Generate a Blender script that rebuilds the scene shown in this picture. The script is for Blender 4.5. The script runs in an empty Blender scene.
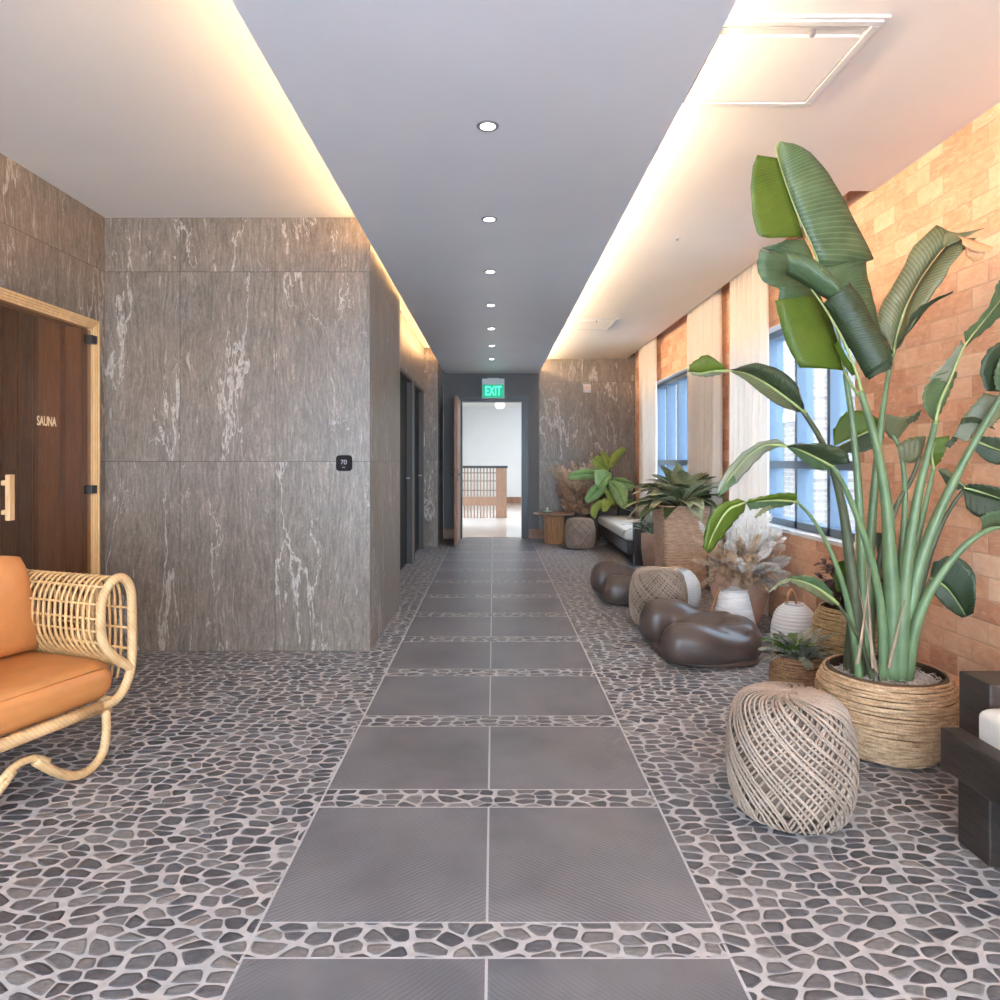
import bpy, math, random
from mathutils import Vector, Matrix, noise
PI = math.pi
S = bpy.context.scene
COL = S.collection

# ------------------------------------------------------------------ camera
CAM = (0.0, 0.0, 1.245)
FPX, HX, HY = 685.0, 493.5, 459.0        # focal length in pixels, vanishing point
cam_d = bpy.data.cameras.new('camera')
cam = bpy.data.objects.new('camera', cam_d)
COL.objects.link(cam)
cam.location = CAM
cam.rotation_euler = (PI / 2, 0, 0)
cam_d.sensor_width = 36.0
cam_d.lens = FPX / 1000.0 * 36.0
cam_d.shift_x = (500 - HX) / 1000.0
cam_d.shift_y = -(500 - HY) / 1000.0
cam_d.clip_start = 0.05
S.camera = cam
S.view_settings.view_transform = 'Standard'
S.view_settings.look = 'None'
S.view_settings.gamma = 1.0
S.view_settings.use_curve_mapping = False
S.view_settings.exposure = 1.6

# ------------------------------------------------------------------ world and lights
SKY = 4.2
COVE = 26.0
wld = bpy.data.worlds.new('sky')
S.world = wld
wld.use_nodes = True
bg = wld.node_tree.nodes['Background']
bg.inputs[0].default_value = (0.62, 0.80, 1.0, 1)
bg.inputs[1].default_value = SKY

def area(name, loc, rot, sx, sy, power, color=(1, 1, 1), portal=False):
    d = bpy.data.lights.new(name, 'AREA')
    d.shape = 'RECTANGLE'
    d.size, d.size_y, d.energy, d.color = sx, sy, power, color
    if portal:
        d.cycles.is_portal = True
    o = bpy.data.objects.new(name, d)
    COL.objects.link(o)
    o.location = loc
    o.rotation_euler = rot
    return o

area('window_portal', (2.5, 5.3, 1.5), (0, PI / 2, 0), 1.7, 2.2, 0, portal=True)
area('window_portal', (2.5, 8.6, 1.5), (0, PI / 2, 0), 1.7, 2.2, 0, portal=True)
area('back_fill_light', (-0.1, -2.5, 1.4), (PI / 2, 0, 0), 4.2, 2.4, 72, (0.78, 0.88, 1.0))  # added area lamp that brightens the room from behind the camera
sun_d = bpy.data.lights.new('sun', 'SUN')
sun_d.energy = 1.2
sun_d.angle = math.radians(1.0)
sun_d.color = (1.0, 0.95, 0.86)
sun = bpy.data.objects.new('sun', sun_d)
COL.objects.link(sun)
sun.rotation_euler = Vector((0.75, 0.25, -0.6)).to_track_quat('-Z', 'Y').to_euler()

# ------------------------------------------------------------------ helpers
class MB:
    def __init__(self):
        self.v, self.f, self.uv = [], [], {}

    def add(self, verts, faces):
        n = len(self.v)
        self.v += [tuple(p) for p in verts]
        self.f += [tuple(i + n for i in f) for f in faces]

    def box(self, x0, x1, y0, y1, z0, z1):
        self.add([(x0, y0, z0), (x1, y0, z0), (x1, y1, z0), (x0, y1, z0), (x0, y0, z1), (x1, y0, z1), (x1, y1, z1), (x0, y1, z1)],
                 [(0, 3, 2, 1), (4, 5, 6, 7), (0, 1, 5, 4), (1, 2, 6, 5), (2, 3, 7, 6), (3, 0, 4, 7)])
        return self

    def tube(self, pts, r, n=8, closed=False, caps=True, twist=0):
        pts = [Vector(p) for p in pts]
        m = len(pts)
        rr = r if isinstance(r, (list, tuple)) else [r] * m
        T = []
        for i in range(m):
            if closed:
                t = pts[(i + 1) % m] - pts[i - 1]
            else:
                t = pts[min(i + 1, m - 1)] - pts[max(i - 1, 0)]
            T.append(t.normalized() if t.length > 1e-9 else Vector((0, 0, 1)))
        u = T[0].orthogonal().normalized()
        vs = []
        for i in range(m):
            u = (u - T[i] * u.dot(T[i]))
            u = u.normalized() if u.length > 1e-6 else T[i].orthogonal().normalized()
            w = T[i].cross(u)
            for k in range(n):
                a = 2 * PI * k / n
                vs.append(pts[i] + (u * math.cos(a) + w * math.sin(a)) * rr[i])
        fs = []
        for i in range(m if closed else m - 1):
            j = (i + 1) % m
            for k in range(n):
                l = (k + 1) % n
                fs.append((i * n + k, i * n + l, j * n + l, j * n + k))
        if caps and not closed:
            fs.append(tuple(range(n - 1, -1, -1)))
            fs.append(tuple((m - 1) * n + k for k in range(n)))
        self.add(vs, fs)
        return self

    def lathe(self, prof, n=48, c=(0, 0), wob=None, ax=1.0, ay=1.0):
        vs, fs = [], []
        for i, (r, z) in enumerate(prof):
            for k in range(n):
                a = 2 * PI * k / n
                dr, dz = wob(i, a) if wob else (0, 0)
                vs.append((c[0] + (r + dr) * math.cos(a) * ax, c[1] + (r + dr) * math.sin(a) * ay, z + dz))
        for i in range(len(prof) - 1):
            for k in range(n):
                l = (k + 1) % n
                fs.append((i * n + k, i * n + l, (i + 1) * n + l, (i + 1) * n + k))
        if prof[0][0] > 1e-5:
            fs.append(tuple(range(n - 1, -1, -1)))
        if prof[-1][0] > 1e-5:
            fs.append(tuple((len(prof) - 1) * n + k for k in range(n)))
        self.add(vs, fs)
        return self

    def grid(self, rows):
        """rows of equally many points -> quads"""
        m, n = len(rows), len(rows[0])
        vs = [p for r in rows for p in r]
        fs = [(i * n + j, i * n + j + 1, (i + 1) * n + j + 1, (i + 1) * n + j) for i in range(m - 1) for j in range(n - 1)]
        base = len(self.v)
        self.add(vs, fs)
        for i in range(m):
            for j in range(n):
                self.uv[base + i * n + j] = (i / (m - 1), j / (n - 1))
        return self

    def build(self, name, mat, parent=None, smooth=False, bevel=0, solid=0, seg=2, loc=None):
        me = bpy.data.meshes.new(name)
        me.from_pydata(self.v, [], self.f)
        if mat:
            me.materials.append(mat)
        if self.uv:
            ul = me.uv_layers.new(name='UVMap')
            for lp in me.loops:
                ul.data[lp.index].uv = self.uv.get(lp.vertex_index, (0, 0))
        me.validate()
        if smooth:
            me.polygons.foreach_set('use_smooth', [True] * len(me.polygons))
        o = bpy.data.objects.new(name, me)
        COL.objects.link(o)
        if parent:
            o.parent = parent
        if loc:
            o.location = loc
        if bevel:
            b = o.modifiers.new('bevel', 'BEVEL')
            b.width, b.segments, b.limit_method = bevel, seg, 'ANGLE'
            b.angle_limit = math.radians(40)
            b.harden_normals = False
        if solid:
            s = o.modifiers.new('solid', 'SOLIDIFY')
            s.thickness = solid
            s.offset = 0
        return o

def tag(o, label=None, cat=None, group=None, kind=None):
    if label: o['label'] = label
    if cat: o['category'] = cat
    if group: o['group'] = group
    if kind: o['kind'] = kind
    return o

def empty(name, loc, rz=0):
    o = bpy.data.objects.new(name, None)
    COL.objects.link(o)
    o.location = loc
    o.rotation_euler = (0, 0, rz)
    o.empty_display_size = 0.1
    return o

def kids(o):
    return [c for c in bpy.data.objects if c.parent == o]

def copy_tree(o, parent=None):
    ch = kids(o)
    c = o.copy()
    COL.objects.link(c)
    c.parent = parent
    for k in ch:
        copy_tree(k, c)
    return c

def crom(pts, n):
    """Catmull-Rom resample of tuples of any length to n points"""
    pts = [tuple(p) for p in pts]
    m = len(pts)
    if m == 2:
        return [tuple(a + (b - a) * i / (n - 1) for a, b in zip(*pts)) for i in range(n)]
    out = []
    for i in range(n):
        t = i / (n - 1) * (m - 1)
        k = min(int(t), m - 2)
        u = t - k
        p1, p2 = pts[k], pts[k + 1]
        p0 = pts[k - 1] if k > 0 else tuple(2 * a - b for a, b in zip(p1, p2))
        p3 = pts[k + 2] if k + 2 < m else tuple(2 * b - a for a, b in zip(p1, p2))
        out.append(tuple(0.5 * (2 * b + (c - a) * u + (2 * a - 5 * b + 4 * c - d) * u * u + (3 * b - a - 3 * c + d) * u ** 3)
                         for a, b, c, d in zip(p0, p1, p2, p3)))
    return out

def W(x, y, Y):
    """world point seen at pixel (x, y) of the photograph when it stands Y metres away"""
    return Vector(((x - HX) * Y / FPX, Y, CAM[2] - (y - HY) * Y / FPX))

# ------------------------------------------------------------------ node helper
class N:
    def __init__(self, name):
        self.m = bpy.data.materials.new(name)
        self.m.use_nodes = True
        self.t = self.m.node_tree
        self.b = self.t.nodes['Principled BSDF']
        self.out = self.t.nodes['Material Output']

    def n(self, typ, **kw):
        nd = self.t.nodes.new(typ)
        for k, v in kw.items():
            setattr(nd, k, v)
        return nd

    def l(self, a, b):
        self.t.links.new(a, b)

    def sset(self, s, v):
        if hasattr(v, 'is_linked') or isinstance(v, bpy.types.NodeSocket):
            self.l(v, s)
        else:
            s.default_value = v

    def math(self, op, a, b=0.0, c=0.0):
        nd = self.n('ShaderNodeMath', operation=op)
        self.sset(nd.inputs[0], a); self.sset(nd.inputs[1], b); self.sset(nd.inputs[2], c)
        return nd.outputs[0]

    def pos(self):
        g = self.n('ShaderNodeNewGeometry')
        s = self.n('ShaderNodeSeparateXYZ')
        self.l(g.outputs['Position'], s.inputs[0])
        return g.outputs['Position'], s.outputs[0], s.outputs[1], s.outputs[2]

    def obj(self):
        g = self.n('ShaderNodeTexCoord')
        return g.outputs['Object']

    def comb(self, x=0.0, y=0.0, z=0.0):
        c = self.n('ShaderNodeCombineXYZ')
        self.sset(c.inputs[0], x); self.sset(c.inputs[1], y); self.sset(c.inputs[2], z)
        return c.outputs[0]

    def scale(self, v, s):
        nd = self.n('ShaderNodeVectorMath', operation='MULTIPLY')
        self.l(v, nd.inputs[0]); nd.inputs[1].default_value = s
        return nd.outputs[0]

    def vadd(self, a, b):
        nd = self.n('ShaderNodeVectorMath', operation='ADD')
        self.l(a, nd.inputs[0]); self.sset(nd.inputs[1], b)
        return nd.outputs[0]

    def noise(self, v, scale=5, detail=4, rough=0.5, dist=0.0, col=False):
        nd = self.n('ShaderNodeTexNoise')
        self.l(v, nd.inputs['Vector'])
        nd.inputs['Scale'].default_value = scale
        nd.inputs['Detail'].default_value = detail
        nd.inputs['Roughness'].default_value = rough
        nd.inputs['Distortion'].default_value = dist
        return nd.outputs['Color' if col else 'Fac']

    def white(self, v):
        nd = self.n('ShaderNodeTexWhiteNoise')
        self.l(v, nd.inputs['Vector'])
        return nd.outputs['Value'], nd.outputs['Color']

    def ramp(self, f, stops, interp='LINEAR'):
        nd = self.n('ShaderNodeValToRGB')
        nd.color_ramp.interpolation = interp
        e = nd.color_ramp.elements
        while len(e) < len(stops):
            e.new(0.5)
        for el, (p, c) in zip(e, stops):
            el.position = p
            el.color = (c[0], c[1], c[2], 1) if isinstance(c, (tuple, list)) else (c, c, c, 1)
        self.l(f, nd.inputs[0])
        return nd.outputs[0]

    def mix(self, f, a, b, mode='MIX'):
        nd = self.n('ShaderNodeMix', data_type='RGBA', blend_type=mode)
        self.sset(nd.inputs[0], f)
        for i, v in ((6, a), (7, b)):
            if isinstance(v, tuple):
                v = (v[0], v[1], v[2], 1)
            self.sset(nd.inputs[i], v)
        return nd.outputs[2]

    def bump(self, h, strength=0.3, dist=0.01):
        nd = self.n('ShaderNodeBump')
        self.l(h, nd.inputs['Height'])
        nd.inputs['Strength'].default_value = strength
        nd.inputs['Distance'].default_value = dist
        self.l(nd.outputs[0], self.b.inputs['Normal'])

    def base(self, c, rough=0.6, metal=0.0, spec=None):
        if isinstance(c, tuple):
            c = (c[0], c[1], c[2], 1)
        self.sset(self.b.inputs['Base Color'], c)
        self.sset(self.b.inputs['Roughness'], rough)
        self.b.inputs['Metallic'].default_value = metal
        if spec is not None:
            self.b.inputs['Specular IOR Level'].default_value = spec
        return self.m

def plain(name, c, rough=0.6, metal=0.0, var=0.08, sc=20, bump=0.0):
    k = N(name)
    nz = k.noise(k.obj(), sc, 4)
    lo = tuple(x * (1 - var) for x in c); hi = tuple(min(1, x * (1 + var)) for x in c)
    m = k.base(k.ramp(nz, [(0.3, lo), (0.7, hi)]), rough, metal)
    if bump:
        k.bump(nz, bump, 0.004)
    return m

def emit(name, c, s):
    k = N(name)
    k.base((0, 0, 0), 0.5)
    k.b.inputs['Emission Color'].default_value = (c[0], c[1], c[2], 1)
    k.b.inputs['Emission Strength'].default_value = s
    return k.m

# ------------------------------------------------------------------ materials
def stone(name, axis, off, width=0.616, seed=0.0, warm=(1, 1, 1)):
    """veined stone-look wall tile 0.62 x 1.23 m"""
    k = N(name)
    p, x, y, z = k.pos()
    h = {'x': x, 'y': y}[axis]
    hh = k.math('DIVIDE', k.math('SUBTRACT', h, off), width)
    zz = k.math('DIVIDE', z, 1.229)
    ci, ri = k.math('FLOOR', hh), k.math('FLOOR', zz)
    fh, fz = k.math('FRACT', hh), k.math('FRACT', zz)
    dh = k.math('MULTIPLY', k.math('MINIMUM', fh, k.math('SUBTRACT', 1.0, fh)), width)
    dz = k.math('MULTIPLY', k.math('MINIMUM', fz, k.math('SUBTRACT', 1.0, fz)), 1.229)
    joint = k.math('LESS_THAN', k.math('MINIMUM', dh, dz), 0.0018)
    rv, rc = k.white(k.comb(ci, ri, seed))
    v = k.comb(k.math('ADD', h, k.math('MULTIPLY', rv, 40.0)), seed, z)
    wob = k.noise(k.scale(v, (2.2, 1, 1.1)), 1.0, 3, 0.5)
    v2 = k.vadd(v, k.comb(k.math('MULTIPLY', wob, 0.22), 0.0, 0.0))
    g1 = k.noise(k.scale(v2, (60, 1, 8)), 1.0, 8, 0.75, 0.35)
    g2 = k.noise(k.scale(v2, (8, 1, 1.3)), 1.0, 5, 0.6, 0.4)
    cells = k.noise(k.scale(v2, (90, 1, 45)), 1.0, 3, 0.6, 0.8)
    f = k.math('ADD', k.math('MULTIPLY', g1, 0.58), k.math('ADD', k.math('MULTIPLY', g2, 0.22), k.math('MULTIPLY', cells, 0.2)))
    c = k.ramp(f, [(0.33, (0.078, 0.059, 0.044)), (0.46, (0.158, 0.125, 0.098)), (0.56, (0.242, 0.197, 0.157)), (0.68, (0.48, 0.42, 0.35))])
    vn = k.noise(k.scale(v2, (2.5, 1, 0.55)), 1.0, 7, 0.62, 0.3)
    ridge = k.math('ABSOLUTE', k.math('SUBTRACT', vn, 0.5))
    brk = k.noise(k.scale(v2, (1.6, 1, 0.8)), 1.0, 3)
    fine = k.noise(k.scale(v2, (80, 1, 26)), 1.0, 3)
    th = k.math('MULTIPLY', k.ramp(brk, [(0.47, 0.0), (0.62, 1.0)]), 0.013)
    vein = k.math('MULTIPLY', k.math('LESS_THAN', ridge, th), k.ramp(fine, [(0.3, 0.15), (0.6, 0.85)]))
    c = k.mix(k.math('MULTIPLY', vein, 0.75), c, (0.58, 0.53, 0.47))
    fl = k.noise(k.scale(v2, (30, 1, 4.5)), 1.0, 3, 0.6, 0.3)
    c = k.mix(k.ramp(fl, [(0.64, 0.0), (0.72, 0.45)]), c, (0.55, 0.51, 0.46))
    c = k.mix(joint, c, (0.05, 0.045, 0.04))
    c = k.mix(1.0, c, warm, 'MULTIPLY')
    k.base(c, 0.36)
    k.bump(g1, 0.25, 0.004)
    return k.m

def floor_mat():
    k = N('pebble_and_slate_floor')
    p, x, y, z = k.pos()
    # pebbles
    def pebbles(sx, sy, wid, dist):
        dn = k.noise(p, 3.5, 2, 0.5, col=True)
        v = k.vadd(p, k.scale(dn, (0.10, 0.10, 0.0)))
        v = k.scale(v, (sx, sy, 0.0))
        vo = k.n('ShaderNodeTexVoronoi', feature='DISTANCE_TO_EDGE', voronoi_dimensions='2D')
        vo.inputs['Scale'].default_value = 1.0
        vo.inputs['Randomness'].default_value = 0.78
        k.l(v, vo.inputs['Vector'])
        v1 = k.n('ShaderNodeTexVoronoi', feature='F1', voronoi_dimensions='2D')
        v1.inputs['Scale'].default_value = 1.0
        v1.inputs['Randomness'].default_value = 0.78
        k.l(v, v1.inputs['Vector'])
        return vo.outputs['Distance'], v1.outputs['Color'], v1.outputs['Distance']
    de, cc, dc = pebbles(14.0, 22.0, 0, 0)
    # round the stones: grout where near edge or far from the centre
    edge = k.math('SUBTRACT', de, k.math('MULTIPLY', k.math('MAXIMUM', k.math('SUBTRACT', dc, 0.34), 0.0), 0.42))
    gn = k.noise(p, 60, 2)
    edge = k.math('ADD', edge, k.math('MULTIPLY', k.math('SUBTRACT', gn, 0.5), 0.02))
    sep = k.n('ShaderNodeSeparateColor'); k.l(cc, sep.inputs[0])
    stone_c = k.ramp(sep.outputs[0], [(0.0, (0.075, 0.072, 0.076)), (0.4, (0.115, 0.110, 0.112)), (0.75, (0.16, 0.150, 0.146)), (1.0, (0.23, 0.212, 0.195))])
    sn = k.noise(k.scale(p, (40, 90, 1)), 1.0, 5, 0.65)
    stone_c = k.mix(1.0, stone_c, k.ramp(sn, [(0.3, 0.7), (0.7, 1.35)]), 'MULTIPLY')
    grout_c = k.ramp(k.noise(p, 30, 3), [(0.3, (0.40, 0.375, 0.35)), (0.7, (0.52, 0.49, 0.46))])
    pm = k.ramp(edge, [(0.022, 0.0), (0.046, 1.0)])
    peb = k.mix(pm, grout_c, stone_c)
    # slate tiles
    x0, x1, xc = -0.627, 0.592, -0.0175
    inpath = k.math('MULTIPLY', k.math('GREATER_THAN', x, x0), k.math('LESS_THAN', x, x1))
    yy = k.math('DIVIDE', k.math('SUBTRACT', y, 1.709), 0.7405)
    row = k.math('FLOOR', yy)
    ry = k.math('MULTIPLY', k.math('FRACT', yy), 0.7405)
    tile = k.math('MULTIPLY', inpath, k.math('MAXIMUM', k.math('GREATER_THAN', ry, 0.131), k.math('GREATER_THAN', y, 10.45)))
    side = k.math('GREATER_THAN', x, xc)
    rv, rc = k.white(k.comb(row, side, 3.0))
    ang = k.math('MULTIPLY', k.math('ADD', 0.35, k.math('MULTIPLY', rv, 0.5)), k.math('SUBTRACT', k.math('MULTIPLY', side, 2.0), 1.0))
    rot = k.n('ShaderNodeVectorRotate', rotation_type='Z_AXIS')
    k.l(p, rot.inputs['Vector']); k.l(ang, rot.inputs['Angle'])
    rp = k.vadd(rot.outputs[0], k.comb(k.math('MULTIPLY', rv, 30.0), 0.0, 0.0))
    ridges = k.n('ShaderNodeTexWave', wave_type='BANDS', bands_direction='Y')
    k.l(rp, ridges.inputs['Vector'])
    ridges.inputs['Scale'].default_value = 24.0
    ridges.inputs['Distortion'].default_value = 4.0
    ridges.inputs['Detail'].default_value = 2.0
    ridges.inputs['Detail Scale'].default_value = 0.6
    cloud = k.noise(rp, 3.0, 6, 0.6)
    rmask = k.ramp(k.noise(rp, 1.7, 2), [(0.36, 0.0), (0.56, 1.0)])
    tc = k.ramp(cloud, [(0.3, (0.105, 0.102, 0.108)), (0.7, (0.185, 0.178, 0.18))])
    rid = k.math('MULTIPLY', ridges.outputs['Fac'], rmask)
    tc = k.mix(k.math('MULTIPLY', rid, 0.42), tc, (0.30, 0.29, 0.29))
    # thin grout lines round the tiles
    d = k.math('MINIMUM', k.math('ABSOLUTE', k.math('SUBTRACT', x, xc)), k.math('MINIMUM', k.math('ABSOLUTE', k.math('SUBTRACT', x, x0)), k.math('ABSOLUTE', k.math('SUBTRACT', x, x1))))
    dl = k.math('MULTIPLY', k.math('LESS_THAN', d, 0.0035), inpath)
    near = k.math('MINIMUM', k.math('ABSOLUTE', k.math('SUBTRACT', ry, 0.131)), k.math('MINIMUM', ry, k.math('SUBTRACT', 0.7405, ry)))
    dl2 = k.math('MULTIPLY', k.math('MULTIPLY', k.math('LESS_THAN', near, 0.003), inpath), 1.0)
    # centre line only where there are tiles
    cl = k.math('MULTIPLY', k.math('MAXIMUM', dl, dl2), k.math('MAXIMUM', tile, dl2))
    xe = k.math('LESS_THAN', k.math('MINIMUM', k.math('ABSOLUTE', k.math('SUBTRACT', x, x0)), k.math('ABSOLUTE', k.math('SUBTRACT', x, x1))), 0.004)
    cl = k.math('MAXIMUM', cl, xe)
    c = k.mix(tile, peb, tc)
    c = k.mix(cl, c, (0.50, 0.48, 0.465))
    c = k.mix(1.0, c, (0.985, 0.99, 1.04), 'MULTIPLY')
    rough = k.mix(tile, k.ramp(pm, [(0, 0.75), (1, 0.36)]), k.ramp(cloud, [(0.3, 0.34), (0.7, 0.46)]))
    k.base(c, 0.4)
    k.l(rough, k.b.inputs['Roughness'])
    hgt = k.mix(tile, k.ramp(edge, [(0.04, 0.0), (0.16, 1.0)]), k.math('ADD', 0.8, k.math('MULTIPLY', rid, 0.25)))
    k.bump(hgt, 0.5, 0.006)
    return k.m

def brick(name, bw, bh, stops, mortar, jw, axis='y', streak=True, rough=0.6, mix_amt=0.5):
    k = N(name)
    p, x, y, z = k.pos()
    h = y if axis == 'y' else x
    row = k.math('FLOOR', k.math('DIVIDE', z, bh))
    par = k.math('MULTIPLY', k.math('FRACT', k.math('MULTIPLY', row, 0.5)), 1.0)
    hh = k.math('ADD', k.math('DIVIDE', h, bw), par)
    ci = k.math('FLOOR', hh)
    fh, fz = k.math('FRACT', hh), k.math('FRACT', k.math('DIVIDE', z, bh))
    dh = k.math('MULTIPLY', k.math('MINIMUM', fh, k.math('SUBTRACT', 1.0, fh)), bw)
    dz = k.math('MULTIPLY', k.math('MINIMUM', fz, k.math('SUBTRACT', 1.0, fz)), bh)
    d = k.math('MINIMUM', dh, dz)
    rv, rc = k.white(k.comb(ci, row, 1.0))
    off = k.comb(k.math('MULTIPLY', rv, 9.0), h, z)
    nz = k.noise(k.scale(off, (1, 9, 16)), 1.0, 5, 0.62, 1.5)
    f = k.math('ADD', k.math('MULTIPLY', rv, 1 - mix_amt), k.math('MULTIPLY', nz, mix_amt))
    c = k.ramp(f, stops)
    if streak:
        st = k.noise(k.scale(off, (1, 5, 24)), 1.0, 4, 0.7, 2.5)
        c = k.mix(k.ramp(st, [(0.56, 0.0), (0.7, 0.55)]), c, (0.88, 0.68, 0.50))
    c = k.mix(k.ramp(d, [(jw * 0.5, 1.0), (jw, 0.0)]), c, mortar)
    k.base(c, rough)
    k.bump(k.math('ADD', k.ramp(d, [(0.0, 0.0), (jw * 2.0, 1.0)]), k.math('MULTIPLY', k.math('ADD', nz, rv), 0.5)), 0.5, 0.006)
    return k.m

def wood(name, c0, c1, sc=(1, 1, 8), rough=0.5, metal=0.0, grain=14.0):
    k = N(name)
    o = k.scale(k.obj(), sc)
    w = k.noise(o, grain, 6, 0.6, 0.8)
    w2 = k.noise(o, grain * 0.25, 3, 0.5, 0.4)
    f = k.math('ADD', k.math('MULTIPLY', w, 0.6), k.math('MULTIPLY', w2, 0.4))
    k.base(k.ramp(f, [(0.33, c0), (0.67, c1)]), rough, metal)
    k.bump(w, 0.15, 0.003)
    return k.m

def rope_mat(name, c0, c1, sc=220):
    k = N(name)
    o = k.obj()
    nz = k.noise(o, sc, 2)
    n2 = k.noise(o, 9, 3)
    c = k.mix(0.5, k.ramp(nz, [(0.35, c0), (0.65, c1)]), k.ramp(n2, [(0.3, c0), (0.7, c1)]))
    k.base(c, 0.8)
    k.bump(nz, 0.5, 0.003)
    return k.m

def leaf_mat(name, c0, c1, vein, n=46.0, trans=0.35, back=None):
    k = N(name)
    uvn = k.n('ShaderNodeUVMap')
    s = k.n('ShaderNodeSeparateXYZ'); k.l(uvn.outputs[0], s.inputs[0])
    u, v = s.outputs[0], s.outputs[1]
    # veins leave the midrib at a slant
    ph = k.math('SUBTRACT', k.math('MULTIPLY', u, n), k.math('MULTIPLY', v, n * 0.09))
    wv = k.math('SINE', k.math('MULTIPLY', ph, 2 * PI))
    nz = k.noise(k.obj(), 9, 4)
    c = k.ramp(nz, [(0.3, c0), (0.7, c1)])
    c = k.mix(k.ramp(wv, [(0.55, 0.0), (1.0, 0.55)]), c, vein)
    if back:
        g = k.n('ShaderNodeNewGeometry')
        c = k.mix(k.math('MULTIPLY', g.outputs['Backfacing'], 0.7), c, back)
    k.base(c, 0.38)
    k.bump(wv, 0.25, 0.003)
    tr = k.n('ShaderNodeBsdfTranslucent')
    k.l(k.mix(1.0, c, (1.1, 1.5, 0.5), 'MULTIPLY'), tr.inputs[0])
    mx = k.n('ShaderNodeMixShader'); mx.inputs[0].default_value = trans
    k.l(k.b.outputs[0], mx.inputs[1]); k.l(tr.outputs[0], mx.inputs[2])
    k.l(mx.outputs[0], k.out.inputs[0])
    return k.m

def glass_mat(name, tint=(1, 1, 1), amount=0.12, rough=0.0):
    k = N(name)
    g = k.n('ShaderNodeBsdfGlossy'); g.inputs['Roughness'].default_value = rough
    t = k.n('ShaderNodeBsdfTransparent'); t.inputs[0].default_value = (*tint, 1)
    lw = k.n('ShaderNodeLayerWeight'); lw.inputs[0].default_value = 0.5
    fc = k.math('POWER', lw.outputs['Facing'], 4.0)
    mx = k.n('ShaderNodeMixShader')
    k.l(k.math('MINIMUM', k.math('ADD', k.math('MULTIPLY', fc, 0.6), amount), 1.0), mx.inputs[0])
    k.l(t.outputs[0], mx.inputs[1]); k.l(g.outputs[0], mx.inputs[2])
    k.l(mx.outputs[0], k.out.inputs[0])
    return k.m

M = {}
M['floor'] = floor_mat()
M['stone_front'] = stone('stone_wall_tile_front', 'x', -0.80, seed=1.0)
M['stone_left'] = stone('stone_wall_tile_left', 'y', 3.96 - 0.616, seed=5.0)
M['stone_side'] = stone('stone_wall_tile_side', 'y', 4.44, seed=9.0)
M['stone_end'] = stone('stone_wall_tile_end', 'x', 0.713, seed=12.0)
M['salt'] = brick('salt_brick', 0.205, 0.102, [(0.12, (0.40, 0.17, 0.105)), (0.3, (0.60, 0.28, 0.16)), (0.5, (0.74, 0.40, 0.24)), (0.68, (0.82, 0.52, 0.34)), (0.85, (0.86, 0.64, 0.46))], (0.66, 0.42, 0.28), 0.0022, mix_amt=0.62)
M['outbrick'] = brick('pale_brick', 0.26, 0.085, [(0.2, (0.085, 0.052, 0.040)), (0.5, (0.11, 0.078, 0.062)), (0.8, (0.14, 0.11, 0.095))], (0.19, 0.175, 0.16), 0.012, streak=False)
M['white'] = plain('white_ceiling_paint', (0.76, 0.715, 0.67), 0.7, var=0.015, sc=3)
M['soffit'] = plain('grey_soffit_paint', (0.73, 0.73, 0.76), 0.42, var=0.02, sc=2)
M['whitewall'] = plain('white_wall_paint', (0.80, 0.81, 0.80), 0.7, var=0.015, sc=3)
M['darkwall'] = plain('dark_grey_paint', (0.085, 0.078, 0.075), 0.5, var=0.05)
M['black'] = plain('black_metal', (0.015, 0.014, 0.014), 0.35)
M['blackdoor'] = plain('black_door_paint', (0.016, 0.014, 0.013), 0.6)
M['blackdoor'].node_tree.nodes['Principled BSDF'].inputs['Specular IOR Level'].default_value = 0.2
M['frame'] = plain('window_frame_metal', (0.085, 0.125, 0.175), 0.45, var=0.05)
M['sill'] = plain('white_sill', (0.72, 0.71, 0.72), 0.5, var=0.02)
M['glass'] = glass_mat('window_glass', (0.97, 0.985, 1.0), 0.06)
M['saunaglass'] = glass_mat('bronze_glass', (0.80, 0.70, 0.60), 0.06)
M['pine'] = wood('pale_pine', (0.62, 0.38, 0.17), (0.80, 0.56, 0.30), (6, 6, 0.7))
M['saunawood'] = wood('sauna_board', (0.11, 0.060, 0.032), (0.25, 0.14, 0.07), (5, 5, 0.5))
M['saunajamb'] = wood('sauna_jamb_wood', (0.22, 0.11, 0.05), (0.40, 0.22, 0.11), (5, 5, 0.5))
M['brownwood'] = wood('brown_wood', (0.20, 0.095, 0.05), (0.36, 0.19, 0.11), (4, 4, 0.6))
M['lightfloor'] = wood('pale_plank_floor', (0.50, 0.42, 0.36), (0.68, 0.60, 0.54), (0.7, 5, 1), 0.13)
M['cove'] = emit('warm_light_strip', (1.0, 0.62, 0.30), COVE)
M['coveR'] = emit('right_light_strip', (1.0, 0.74, 0.46), COVE * 1.45)
M['lamp'] = emit('downlight_glow', (1.0, 0.95, 0.88), 14.0)
M['metalwhite'] = plain('white_metal', (0.62, 0.61, 0.60), 0.4, var=0.02)
M['ring'] = plain('downlight_ring', (0.34, 0.33, 0.33), 0.35, 0.6)

# ================================================================== SETTING
def struct(mb, name, mat, **kw):
    return tag(mb.build(name, mat, **kw), kind='structure')

XL, XR = -2.52, 2.22
YB, YE = -2.6, 10.73
ZC, ZS = 2.81, 2.585
struct(MB().box(XL - 1.6, XR + 0.4, YB - 0.3, YE + 0.12, -0.1, 0.0), 'floor', M['floor'])
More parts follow.
